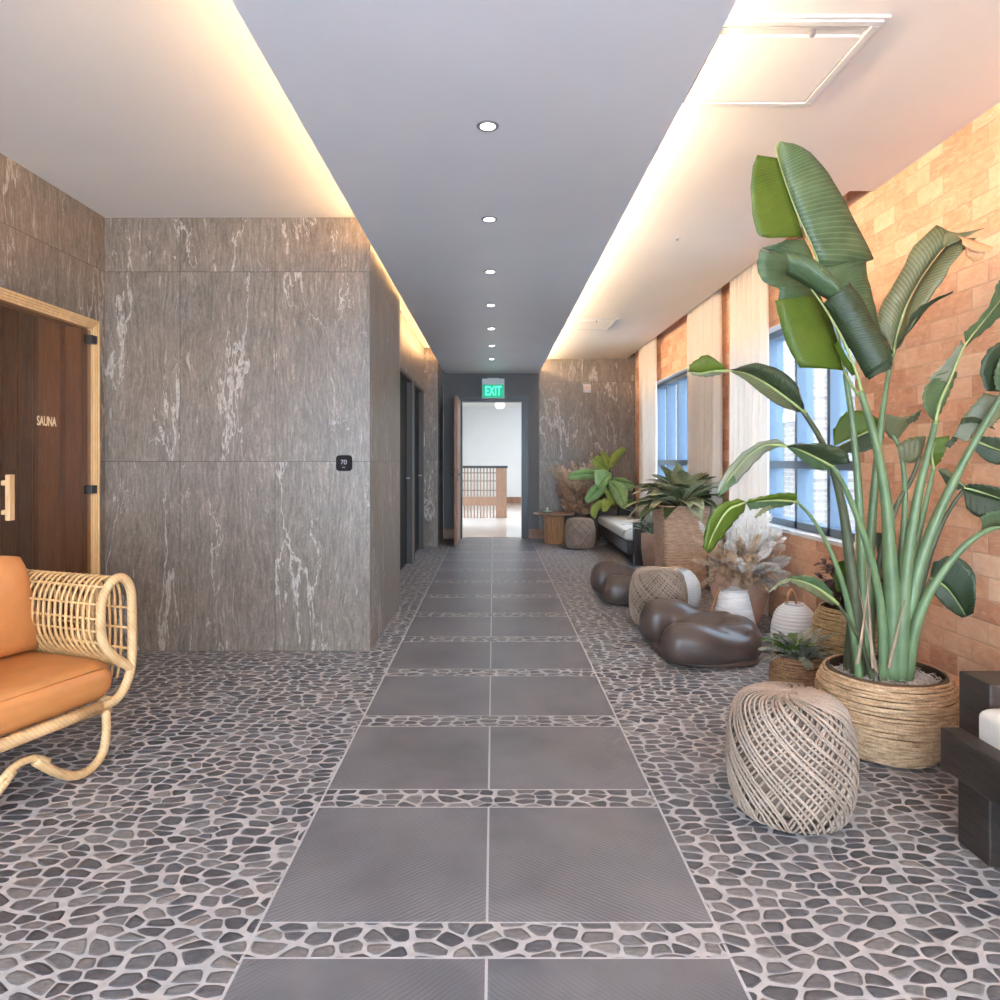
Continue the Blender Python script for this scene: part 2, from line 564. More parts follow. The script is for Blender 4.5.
# upper ceiling, with the curtain slot along the windows
c = MB()
c.box(XL - 0.1, 2.08, YB, YE + 0.1, ZC, ZC + 0.35)
c.box(2.08, XR + 0.35, YB, 4.0, ZC, ZC + 0.35)
c.box(2.08, XR + 0.35, 4.0, YE + 0.1, ZC + 0.16, ZC + 0.35)
struct(c, 'ceiling', M['white'])
# dropped soffit with ledges for the light strips
c = MB()
c.box(-0.54, 0.545, YB, YE, ZS + 0.02, ZC - 0.001)
c.box(-0.765, 0.712, YB, YE, ZS, ZS + 0.02)
c.box(-0.765, -0.752, YB, YE, ZS + 0.02, ZS + 0.062)
c.box(0.699, 0.712, YB, YE, ZS + 0.02, ZS + 0.062)
struct(c, 'ceiling_soffit', M['soffit'])
for (xa, xb, z, m, lab) in ((-0.575, -0.541, ZS + 0.10, M['cove'], 'left'), (0.546, 0.575, ZS + 0.115, M['coveR'], 'right')):
    root = empty('cove_light', ((xa + xb) / 2, 4.0, z))
    tag(root, 'long warm light strip hidden above the %s edge of the lowered ceiling' % lab, 'light')
    MB().box(-0.017, 0.017, -6.5, 6.65, -0.012, 0.012).build('diffuser', m, root)
    MB().box(-0.012, 0.012, -6.5, 6.65, 0.0125, 0.02).build('channel', M['metalwhite'], root)

# left wall with the sauna door opening
DZ, DY0, DY1 = 2.117, 2.35, 4.35
w = MB()
w.box(XL - 0.12, XL, YB, DY0, 0, ZC)
w.box(XL - 0.12, XL, DY1, 4.44, 0, ZC)
w.box(XL - 0.12, XL, DY0, DY1, DZ, ZC)
struct(w, 'wall_left', M['stone_left'])
struct(MB().box(XL - 0.12, -0.801, 4.44, 4.56, 0, ZC), 'wall_left_front', M['stone_front'])
struct(MB().box(-0.92, -0.80, 4.4405, 5.86, 0, ZC), 'wall_left_side', M['stone_side'])
# recessed wall with two black doors
w = MB()
RX = -0.978
w.box(RX - 0.12, RX, 5.861, 7.08, 0, ZC)
w.box(RX - 0.12, RX, 8.16, 8.40, 0, ZC)
w.box(RX - 0.12, RX, 9.48, 9.639, 0, ZC)
w.box(RX - 0.12, RX, 7.08, 8.16, 2.17, ZC)
w.box(RX - 0.12, RX, 8.40, 9.48, 2.17, ZC)
struct(w, 'wall_left_recess', M['stone_side'])
for i, (a, b) in enumerate(((7.08, 8.16), (8.40, 9.48))):
    d = struct(MB().box(RX - 0.10, RX - 0.055, a + 0.012, b - 0.012, 0.006, 2.158), 'door_%d' % (i + 1), M['blackdoor'])
    h = MB()
    h.tube([(RX - 0.055, b - 0.10, 1.02), (RX - 0.012, b - 0.10, 1.02), (RX - 0.012, b - 0.22, 1.02)], 0.009, 8)
    h.build('door_handle', M['ring'], d)
    f = MB()
    f.box(RX - 0.115, RX + 0.012, a - 0.03, a + 0.01, 0, 2.20)
    f.box(RX - 0.115, RX + 0.012, b - 0.01, b + 0.03, 0, 2.20)
    f.box(RX - 0.115, RX + 0.012, a + 0.0101, b - 0.0101, 2.16, 2.20)
    struct(f, 'trim_%d' % (i + 1), M['darkwall'])
struct(MB().box(RX - 0.12, -0.786, 9.64, YE - 0.001, 0, ZC), 'wall_left_pier', M['stone_end'])

# end wall: dark painted middle with the doorway, stone at the right
EX0, EX1, EZ = -0.52, 0.50, 2.16
w = MB()
w.box(-0.785, EX0, YE, YE + 0.14, 0, ZC)
w.box(EX1, 0.7129, YE, YE + 0.14, 0, ZC)
w.box(EX0, EX1, YE, YE + 0.14, EZ, ZC)
struct(w, 'wall_end_dark', M['darkwall'])
struct(MB().box(0.713, XR + 0.3, YE, YE + 0.14, 0, ZC + 0.16), 'wall_end', M['stone_end'])
f = MB()
f.box(EX0 - 0.05, EX0 + 0.03, YE - 0.02, YE + 0.15, 0, EZ + 0.06)
f.box(EX1 - 0.06, EX1 + 0.05, YE - 0.02, YE + 0.15, 0, EZ + 0.06)
f.box(EX0 + 0.03, EX1 - 0.06, YE - 0.02, YE + 0.15, EZ - 0.02, EZ + 0.06)
struct(f, 'trim_3', M['black'])
struct(MB().box(-0.784, EX0 - 0.051, YE - 0.018, YE - 0.001, 0, 0.15), 'baseboard_end_left', M['brownwood'])
struct(MB().box(EX1 + 0.051, 0.78, YE - 0.018, YE - 0.001, 0, 0.15), 'baseboard_end_right', M['brownwood'])
# open door leaf, hinged at the left jamb
dl = MB().box(-0.56, -0.515, 9.80, YE - 0.03, 0.008, 2.15)
dl = struct(dl, 'door_3', M['brownwood'])
h = MB()
for sx, x in ((1, -0.515), (-1, -0.56)):
    h.box(min(x, x + sx * 0.008), max(x, x + sx * 0.008), 9.83, 9.87, 0.93, 1.11)
    h.tube([(x, 9.85, 1.02), (x + sx * 0.05, 9.85, 1.02), (x + sx * 0.05, 9.97, 1.02)], 0.009, 8)
h.build('door_handle', M['black'], dl)

# right wall of salt bricks with two windows
W1 = (4.20, 6.30); W2 = (7.50, 9.70); WZ0, WZ1 = 0.685, 2.30
w = MB()
T = 0.24
for a, b in ((YB, W1[0]), (W1[1], W2[0]), (W2[1], YE - 0.001)):
    w.box(XR, XR + T, a, b, 0, ZC + 0.159)
for a, b in (W1, W2):
    w.box(XR, XR + T, a, b, 0, WZ0)
    w.box(XR, XR + T, a, b, WZ1, ZC + 0.159)
struct(w, 'wall_right', M['salt'])
for i, (a, b) in enumerate((W1, W2)):
    t = MB()
    t.box(XR + 0.002, XR + T - 0.002, a + 0.001, b - 0.001, WZ1 - 0.012, WZ1 - 0.001)
    t.box(XR + 0.002, XR + T - 0.002, a + 0.001, a + 0.012, WZ0 + 0.03, WZ1 - 0.012)
    t.box(XR + 0.002, XR + T - 0.002, b - 0.012, b - 0.001, WZ0 + 0.03, WZ1 - 0.012)
    t.box(XR - 0.012, XR + T - 0.002, a + 0.001, b - 0.001, WZ0 + 0.001, WZ0 + 0.028)
    struct(t, 'trim_%d' % (i + 4), M['sill'])
    g = struct(MB().box(XR + 0.145, XR + 0.15, a + 0.03, b - 0.03, WZ0 + 0.06, WZ1 - 0.05), 'window_%d' % (i + 1), M['glass'])
    f = MB()
    fx0, fx1 = XR + 0.08, XR + 0.20
    ys = [a + 0.013 + (b - a - 0.026) * q for q in (0, 0.235, 0.48, 0.74, 1.0)]
    f.box(fx0, fx1, ys[0], ys[0] + 0.05, WZ0 + 0.03, WZ1 - 0.013)
    f.box(fx0, fx1, ys[4] - 0.05, ys[4], WZ0 + 0.03, WZ1 - 0.013)
    for q in (1, 2, 3):
        f.box(fx0, fx1, ys[q] - 0.022, ys[q] + 0.022, WZ0 + 0.03, WZ1 - 0.013)
        f.box(fx0 + 0.03, fx1 - 0.03, ys[q] + 0.022, ys[q] + 0.05, WZ0 + 0.09, WZ1 - 0.06)
    f.box(fx0, fx1, a + 0.013, b - 0.013, WZ0 + 0.029, WZ0 + 0.085)
    f.box(fx0, fx1, a + 0.013, b - 0.013, WZ1 - 0.07, WZ1 - 0.0125)
    f.box(fx0 - 0.004, fx1 + 0.002, a + 0.013, b - 0.013, 1.17, 1.23)
    f.build('window_frame', M['frame'], g)

# wall behind the camera: one wide window
w = MB()
w.box(XL - 0.1, -2.3, YB - 0.2, YB, 0, ZC)
w.box(2.1, XR + T, YB - 0.2, YB, 0, ZC)
w.box(-2.3, 2.1, YB - 0.2, YB, 2.7, ZC)
w.box(-2.3, 2.1, YB - 0.2, YB, 0, 0.12)
struct(w, 'wall_back', M['whitewall'])
g = struct(MB().box(-2.29, 2.09, YB - 0.12, YB - 0.115, 0.13, 2.69), 'window_3', M['glass'])
f = MB()
for x in (-2.28, -1.2, -0.1, 1.0, 2.03):
    f.box(x, x + 0.05, YB - 0.15, YB - 0.07, 0.125, 2.695)
f.build('window_frame', M['frame'], g)

# sauna room behind its glass door
w = MB()
w.box(XL - 1.5, XL - 0.121, 4.33, 4.40, 0, 2.4)
w.box(XL - 1.5, XL - 1.42, 1.2, 4.33, 0, 2.4)
w.box(XL - 1.42, XL - 0.121, 1.2, 1.28, 0, 2.4)
w.box(XL - 1.5, XL - 0.121, 1.2, 4.40, 2.4, 2.48)
struct(w, 'wall_sauna', M['saunawood'])
g = MB()
for x in (-2.905, -3.01, -3.115, -3.22, -3.33, -3.44):
    g.box(x - 0.003, x + 0.003, 4.318, 4.329, 0, 2.4)
struct(g, 'trim_6', M['saunajamb'])
g = MB()
g.box(XL - 0.119, XL - 0.02, DY1 - 0.13, DY1 - 0.065, 0, DZ - 0.06)
g.box(XL - 0.25, XL - 0.12, 4.17, 4.325, 0, 2.3)
struct(g, 'trim_7', M['saunajamb'])
# stepped pine frame round the opening
fr = MB()
for j in range(4):
    o = j * 0.014
    x0, x1 = XL - 0.10 + 0.0, XL + 0.022 - j * 0.006
    fr.box(x0, x1, DY1 - o - 0.0135, DY1 - o, 0, DZ - o)
    fr.box(x0, x1, DY0 + o, DY0 + o + 0.0135, 0, DZ - o)
    fr.box(x0, x1, DY0 + o, DY1 - o, DZ - o - 0.0135, DZ - o)
struct(fr, 'trim_8', M['pine'])
gd = struct(MB().box(XL - 0.006, XL + 0.004, DY0 + 0.075, DY1 - 0.072, 0.012, DZ - 0.07), 'door_4', M['saunaglass'])
h = MB()
h.box(XL + 0.03, XL + 0.055, 3.49, 3.53, 0.93, 1.165)
h.box(XL + 0.005, XL + 0.03, 3.495, 3.525, 0.96, 0.985)
h.box(XL + 0.005, XL + 0.03, 3.495, 3.525, 1.11, 1.135)
h.build('door_handle', M['pine'], gd, bevel=0.004)
for z in (1.99, 1.055, 0.25):
    MB().box(XL - 0.02, XL + 0.03, DY1 - 0.105, DY1 - 0.045, z - 0.026, z + 0.026).build('door_hinge', M['black'], gd, bevel=0.003)

def text(name, s, loc, rot, size, mat, parent=None, ext=0.001, xs=1.0, align='CENTER', off=0.0):
    cu = bpy.data.curves.new(name, 'FONT')
    cu.body = s
    cu.size = size
    cu.extrude = ext
    cu.offset = off
    cu.align_x = align
    cu.align_y = 'CENTER'
    cu.materials.append(mat)
    tmp = bpy.data.objects.new(name, cu)
    COL.objects.link(tmp)
    me = bpy.data.meshes.new_from_object(tmp.evaluated_get(bpy.context.evaluated_depsgraph_get()))
    bpy.data.objects.remove(tmp)
    if not me.materials:
        me.materials.append(mat)
    o = bpy.data.objects.new(name, me)
    COL.objects.link(o)
    o.location = loc
    o.rotation_euler = rot
    o.scale = (xs, 1, 1)
    o.parent = parent
    return o
M['goldtext'] = plain('pale_gold_lettering', (0.85, 0.62, 0.38), 0.5)
text('door_lettering', 'SAUNA', (XL + 0.006, 3.855, 1.455), (PI / 2, 0, PI / 2), 0.075, M['goldtext'], gd, 0.0005, 0.68, off=0.0012)

sl = bpy.data.lights.new('sauna_fill_light', 'POINT')  # added point light to brighten the sauna boards, no fixture modelled
sl.energy, sl.color, sl.shadow_soft_size = 9.0, (1.0, 0.70, 0.42), 0.08
slo = bpy.data.objects.new('sauna_fill_light', sl)
COL.objects.link(slo)
slo.location = (-3.2, 2.3, 2.1)
# the room beyond the end doorway
struct(MB().box(-1.3, 3.2, YE + 0.13, 19.6, -0.1, 0.001), 'floor_far', M['lightfloor'])
struct(MB().box(-1.5, 3.3, YE + 0.14, 19.6, 2.7, 2.8), 'ceiling_far', M['whitewall'])
struct(MB().box(-1.3, 3.3, 19.4, 19.5, 0, 2.7), 'wall_far_end', M['whitewall'])
w = MB()
w.box(-1.3, -1.2, YE + 0.141, 12.2, 0, 2.7); w.box(-1.3, -1.2, 15.8, 19.4, 0, 2.7); w.box(-1.3, -1.2, 12.2, 15.8, 2.35, 2.7)
w.box(-1.3, -1.2, 12.2, 15.8, 0, 0.15)
struct(w, 'wall_far_left', M['whitewall'])
g = struct(MB().box(-1.255, -1.25, 12.21, 15.79, 0.16, 2.34), 'window_4', M['glass'])
f = MB()
for q in range(7):
    y = 12.21 + q * 0.58
    f.box(-1.28, -1.21, y, y + 0.05, 0.16, 2.34)
for z in (0.16, 0.75, 1.05, 1.65, 2.29):
    f.box(-1.275, -1.215, 12.22, 15.78, z, z + 0.045)
f.build('window_frame', M['black'], g)
w = MB()
w.box(3.2, 3.3, YE + 0.141, 19.4, 0, 2.7)
struct(w, 'wall_far_right', M['whitewall'])
struct(MB().box(0.28, 3.19, 19.37, 19.399, 0.0012, 0.17), 'baseboard_far', M['brownwood'])

area('far_room_fill_light', (1.2, 15.5, 2.66), (0, 0, 0), 1.2, 3.0, 32, (1.0, 0.97, 0.92))  # added fill for the far room, separate from its small round lamp
# stair balustrade seen through the doorway
root = empty('balustrade', (0, 14.5, 0))
tag(root, 'brown timber slatted balustrade with a wide end post beyond the far doorway', 'balustrade')
MB().box(0.05, 0.28, -0.06, 0.12, 0.0012, 1.05).build('post', M['brownwood'], root, bevel=0.006)
MB().box(-1.1, 0.30, -0.05, 0.11, 1.051, 1.10).build('handrail', M['black'], root, bevel=0.006)
MB().box(-1.1, 0.049, 0.0, 0.05, 0.26, 0.44).build('lower_rail', M['brownwood'], root)
for z in (0.58, 0.78, 0.95):
    MB().box(-1.1, 0.049, 0.026, 0.036, z - 0.009, z + 0.009).build('rail', M['black'], root)
b0 = None
for q in range(16):
    x = 0.0 - q * 0.068
    if b0 is None:
        b0 = MB().box(-0.013, 0.013, 0.0, 0.025, 0.441, 1.05).build('slat', M['brownwood'], root)
        l0 = MB().box(-0.013, 0.013, 0.0, 0.025, 0.0012, 0.259).build('lower_slat', M['brownwood'], root)
    else:
        b = b0.copy(); COL.objects.link(b); b.parent = root; b.location.x = x
        b = l0.copy(); COL.objects.link(b); b.parent = root; b.location.x = x
root = empty('ceiling_lamp', (0.14, 15.0, 2.70))
tag(root, 'small round white lamp on the ceiling of the room beyond the doorway', 'lamp')
MB().lathe([(0.0, -0.02), (0.055, -0.02), (0.06, 0.0)], 24).build('canopy', M['metalwhite'], root)
MB().tube([(0, 0, -0.02), (0, 0, -0.20)], 0.008, 8).build('rod', M['metalwhite'], root)
M['opal'] = emit('opal_glass_glow', (1, 0.98, 0.95), 0.5)
MB().lathe([(0.0, -0.36), (0.07, -0.35), (0.11, -0.30), (0.115, -0.26), (0.09, -0.215), (0.0, -0.20)], 24).build('shade', M['opal'], root, smooth=True)

# outdoors
struct(MB().box(XR + 0.4, 40, -6, 60, -3.2, -3.0), 'ground', plain('pavement', (0.45, 0.44, 0.43), 0.9))
root = empty('brick_building', (5.2, 11.3, -3.0))
tag(root, 'pale brick building across the way, seen through the near window', 'building')
MB().box(0, 6, 0, 22, 0, 9).build('wall', M['outbrick'], root)
MB().box(-0.06, 0.0, 0, 22, 4.9, 5.05).build('ledge', M['sill'], root)
root = empty('white_building', (16.0, 8.0, -3.0))
tag(root, 'large bright white building further off, seen through the middle of the near window', 'building')
MB().box(0, 8, 0, 40, 0, 8).build('wall', M['whitewall'], root)
root2 = root
for q in range(4):
    for s in range(3):
        b = MB().box(-0.03, 0.02, 2.0 + q * 3.6, 3.4 + q * 3.6, 1.2 + s * 2.5, 2.8 + s * 2.5).build('window', M['frame'], root)

# ceiling fittings -------------------------------------------------
root = None
for i in range(7):
    y = 2.756 + 1.07 * i
    if root is None:
        root = empty('downlight', (-0.023, y, ZS))
        MB().lathe([(0.030, 0.0), (0.030, -0.004), (0.043, -0.004), (0.046, 0.0)], 32).build('trim_ring', M['ring'], root, smooth=False)
        MB().lathe([(0.0, -0.0015), (0.0295, -0.0015), (0.0295, -0.0005), (0.0, -0.0005)], 24).build('lens', M['lamp'], root)
        r = root
    else:
        r = copy_tree(root)
        r.location.y = y
    nm = ['nearest', 'second', 'third', 'fourth', 'fifth', 'sixth', 'farthest'][i]
    tag(r, '%s round recessed downlight of the row along the lowered ceiling' % nm, 'downlight', 'downlights in the lowered ceiling')
def access_panel(y0, lab):
    root = empty('access_panel', (1.09, y0 + 0.31, ZC))
    tag(root, lab, 'access panel', 'square access panels in the right ceiling')
    o = MB()
    s, t = 0.31, 0.028
    for k in range(2):
        e = s - k * 0.016; z0, z1 = (-0.010 - k * 0.006), -0.0005
        o.box(-e, e, -e, -e + t, z0, z1); o.box(-e, e, e - t, e, z0, z1)
        o.box(-e, -e + t, -e + t, e - t, z0, z1); o.box(e - t, e, -e + t, e - t, z0, z1)
    o.build('frame', M['metalwhite'], root, bevel=0.002)
    MB().box(-0.262, 0.262, -0.20, 0.262, -0.012, -0.002).build('panel', M['white'], root, bevel=0.003)
    MB().box(-0.262, 0.262, -0.245, -0.235, -0.008, -0.001).build('slot_bar', M['metalwhite'], root)
    MB().box(0.06, 0.075, -0.245, -0.225, -0.03, -0.008).build('latch', M['ring'], root)
access_panel(2.41, 'white square access panel in the ceiling nearest the viewer, above the banana plant')
access_panel(7.62, 'small looking white access panel far down the right ceiling near the end wall')
root = empty('sprinkler', (1.30, 4.85, ZC))
tag(root, 'tiny sprinkler head on the white ceiling between the two access panels', 'sprinkler')
MB().lathe([(0.0, -0.006), (0.022, -0.006), (0.026, 0.0)], 20).build('plate', M['metalwhite'], root)
MB().lathe([(0.0, -0.022), (0.007, -0.020), (0.007, -0.007), (0.0, -0.006)], 12).build('head', M['ring'], root)

# wall fittings ----------------------------------------------------
M['thermo'] = plain('thermostat_black', (0.010, 0.006, 0.007), 0.6)
M['thermo'].node_tree.nodes['Principled BSDF'].inputs['Specular IOR Level'].default_value = 0.15
tx, tz = (344.5 - HX) * 4.44 / FPX, CAM[2] - 4 * 4.44 / FPX
root = empty('thermostat', (tx, 4.44, tz))
tag(root, 'black rounded square thermostat on the grey stone wall', 'thermostat')
def rsq(mb, s, r, y0, y1, cx=0, cz=0, n=8):
    o = []
    for qx, qz, a0 in ((1, 1, 0), (-1, 1, PI / 2), (-1, -1, PI), (1, -1, 1.5 * PI)):
        for i in range(n + 1):
            a = a0 + PI / 2 * i / n
            o.append((cx + qx * (s - r) + r * math.cos(a), cz + qz * (s - r) + r * math.sin(a)))
    m = len(o)
    mb.add([(x, y0, z) for x, z in o] + [(x, y1, z) for x, z in o], [tuple(range(m)), tuple(range(2 * m - 1, m - 1, -1))] + [(i, (i + 1) % m + 0, (i + 1) % m + m, i + m)[::-1] for i in range(m)])
    return mb
rsq(MB(), 0.051, 0.022, -0.024, -0.0005).build('body', M['thermo'], root, bevel=0.004)
M['digits'] = emit('display_digits', (0.8, 0.82, 0.95), 0.25)
text('display', '70', (0, -0.0255, 0.004), (PI / 2, 0, 0), 0.042, M['digits'], root, 0.0005)
MB().box(-0.008, 0.008, -0.0255, -0.0245, -0.03, -0.026).build('indicator', M['digits'], root)
root = empty('fire_alarm', ((587 - HX) * 10.72 / FPX, YE, CAM[2] + (459 - 388.5) * 10.72 / FPX))
tag(root, 'small white fire alarm plate high on the stone end wall', 'alarm')
MB().box(-0.062, 0.062, -0.03, -0.0005, -0.065, 0.065).build('housing', M['metalwhite'], root, bevel=0.006)
MB().box(-0.03, 0.03, -0.036, -0.0305, -0.01, 0.035).build('lens', plain('amber_lens', (0.75, 0.45, 0.25), 0.3), root)
root = empty('light_switch', (RX + 0.0, 9.56, 1.52))
tag(root, 'white switch plate on the narrow wall after the second black door', 'switch')
MB().box(0.0005, 0.010, -0.035, 0.035, -0.10, 0.10).build('plate', M['metalwhite'], root, bevel=0.002)
MB().box(0.0101, 0.014, -0.012, 0.012, -0.03, 0.03).build('rocker', M['white'], root)
# exit sign
ex = empty('exit_sign', (0.0, YE - 0.0, 2.36))
tag(ex, 'green lit exit sign mounted over the far doorway', 'sign')
ex.location = ((493.2 - HX) * 10.6 / FPX, YE, CAM[2] + (459 - 388) * 10.6 / FPX)
MB().box(-0.175, 0.175, -0.10, -0.055, -0.155, 0.15).build('housing', M['metalwhite'], ex, bevel=0.004)
MB().box(-0.09, 0.09, -0.0545, -0.0005, 0.06, 0.165).build('mount', M['metalwhite'], ex)
M['exitgreen'] = emit('exit_face_green', (0.0, 0.42, 0.22), 0.42)
M['exitlet'] = emit('exit_letters', (0.12, 1.0, 0.62), 0.55)
MB().box(-0.165, 0.165, -0.104, -0.1005, -0.148, 0.055).build('face', M['exitgreen'], ex)
text('lettering', 'EXIT', (0, -0.106, -0.047), (PI / 2, 0, 0), 0.20, M['exitlet'], ex, 0.0008, 0.62, off=0.004)

# curtains ---------------------------------------------------------
def curtain_mat():
    k = N('sheer_curtain')
    o = k.obj()
    nz = k.noise(k.scale(o, (60, 60, 60)), 3.0, 2)
    k.base(k.ramp(nz, [(0.3, (0.74, 0.65, 0.56)), (0.7, (0.82, 0.74, 0.66))]), 0.8)
    tr = k.n('ShaderNodeBsdfTranslucent'); tr.inputs[0].default_value = (0.85, 0.78, 0.70, 1)
    tp = k.n('ShaderNodeBsdfTransparent'); tp.inputs[0].default_value = (1, 0.97, 0.94, 1)
    m1 = k.n('ShaderNodeMixShader'); m1.inputs[0].default_value = 0.17
    k.l(k.b.outputs[0], m1.inputs[1]); k.l(tr.outputs[0], m1.inputs[2])
    m2 = k.n('ShaderNodeMixShader'); m2.inputs[0].default_value = 0.03
    k.l(m1.outputs[0], m2.inputs[1]); k.l(tp.outputs[0], m2.inputs[2])
    k.l(m2.outputs[0], k.out.inputs[0])
    return k.m
M['curtain'] = curtain_mat()
def curtain(y0, y1, label, seed):
    rnd = random.Random(seed)
    root = empty('curtain', (2.135, (y0 + y1) / 2, 0.0))
    tag(root, label, 'curtain')
    L = y1 - y0
    nf = max(5, int(L / 0.095))
    ph = [rnd.uniform(0.75, 1.25) for _ in range(nf + 1)]
    rows = []
    for i in range(22):
        z = 0.015 + (ZC + 0.10 - 0.015) * i / 21
        r = []
        for j in range(nf * 10 + 1):
            t = j / 10.0
            a = 0.034 * ph[min(int(t), nf)] * (1.0 + 0.15 * math.sin(z * 1.3 + t))
            yy = -L / 2 + L * t / nf + 0.010 * math.sin(z * 2 + t * 2.1) * (1 - z / 3.2)
            r.append((a * math.sin(2 * PI * t + 0.35 * math.sin(z + t)), yy, z))
        rows.append(r)
    MB().grid(rows).build('fabric', M['curtain'], root, smooth=True)
    MB().box(-0.02, 0.02, -L / 2 - 0.02, L / 2 + 0.02, ZC + 0.12, ZC + 0.158).build('track', M['metalwhite'], root)
curtain(5.36, 6.12, 'tall sheer cream curtain nearest the viewer, at the far side of the near window', 1)
curtain(6.50, 7.45, 'tall sheer cream curtain in the middle, at the near side of the far window', 2)
curtain(9.05, 9.95, 'tall sheer cream curtain farthest away, beside the stone end wall', 3)

# ================================================================== FURNITURE
M['rope'] = rope_mat('jute_rope', (0.25, 0.175, 0.13), (0.50, 0.385, 0.30))
M['ropecore'] = rope_mat('jute_core', (0.11, 0.075, 0.055), (0.24, 0.17, 0.13), 80)

def pouf_profile(R=0.213, H=0.42):
    """radius and height along the surface from the top centre to the bottom centre"""
    pts = []
    c = 0.075
    for i in range(7):
        pts.append((0.02 + (R - 0.035 - c) * i / 6.0, H - 0.006 * (i / 6.0) ** 2))
    for i in range(1, 9):
        a = PI / 2 * i / 8
        pts.append((R - 0.024 - c + c * math.sin(a), H - 0.006 - c + c * math.cos(a)))
    z0, z1 = H - 0.006 - c, 0.055
    for i in range(1, 12):
        t = i / 12.0
        pts.append((R - 0.024 + 0.022 * math.sin(PI * t) ** 0.6, z0 + (z1 - z0) * t))
    for i in range(9):
        a = PI / 2 * i / 8
        pts.append((R - 0.024 - 0.040 + 0.040 * math.cos(a), z1 - 0.045 * math.sin(a)))
    return pts

def make_pouf():
    prof = pouf_profile()
    root = empty('rope_pouf', (0, 0, 0))
    core = [(0.0, prof[0][1] - 0.014)] + [(max(0.0, r - 0.013), min(z, 0.42) - (0.012 if z > 0.34 else 0) + (0.014 if z < 0.05 else 0)) for r, z in prof] + [(0.0, 0.022)]
    MB().lathe(core, 40).build('core', M['ropecore'], root, smooth=True)
    # arc length
    L = [0.0]
    for a, b in zip(prof, prof[1:]):
        L.append(L[-1] + math.hypot(b[0] - a[0], b[1] - a[1]))
    rows = crom([(r, z, l) for (r, z), l in zip(prof, L)], 56)
    rnd = random.Random(4)
    for fam, (sgn, cnt, sweep, off, rad) in enumerate(((1, 54, 2.35, 0.002, 0.0044), (-1, 50, 1.9, -0.006, 0.0044))):
        mb = MB()
        for k in range(cnt):
            a0 = 2 * PI * k / cnt + (rnd.uniform(-0.05, 0.05))
            if (k % 5) == 4 and fam == 0:
                a0 -= 0.06
            pts = []
            for i, (r, z, l) in enumerate(rows):
                t = l / L[-1]
                s = 0.5 - 0.5 * math.cos(PI * min(1, max(0, t)))
                a = a0 + sgn * sweep * (0.45 * t + 0.55 * s) + 0.02 * math.sin(9 * t + k)
                rr = r + off
                zz = z + (off if z > 0.36 else 0)
                pts.append((rr * math.cos(a), rr * math.sin(a), max(zz, rad)))
            mb.tube(pts, rad, 6)
        mb.build('rope_wrap', M['rope'], root, smooth=True)
    ring = MB()
    for q in range(5):
        r = 0.012 + q * 0.012
        ring.tube([(r * math.cos(2 * PI * i / 28), r * math.sin(2 * PI * i / 28), 0.418) for i in range(28)], 0.006, 6, closed=True)
    ring.build('rope_coil', M['rope'], root, smooth=True)
    return root
pouf = make_pouf()
for i, (x, y, rz, lab) in enumerate(((1.045, 2.415, 0.5, 'large looking woven rope pouf in the foreground beside the big basket of the banana plant'),
                                     (1.237, 5.15, 1.4, 'middle woven rope pouf standing between the two dark low seats'),
                                     (1.206, 9.55, 2.6, 'farthest woven rope pouf, beside the little wooden pedestal table'))):
    o = pouf if i == 0 else copy_tree(pouf)
    o.location = (x, y, 0)
    o.rotation_euler.z = rz
    tag(o, lab, 'pouf', 'woven rope poufs')

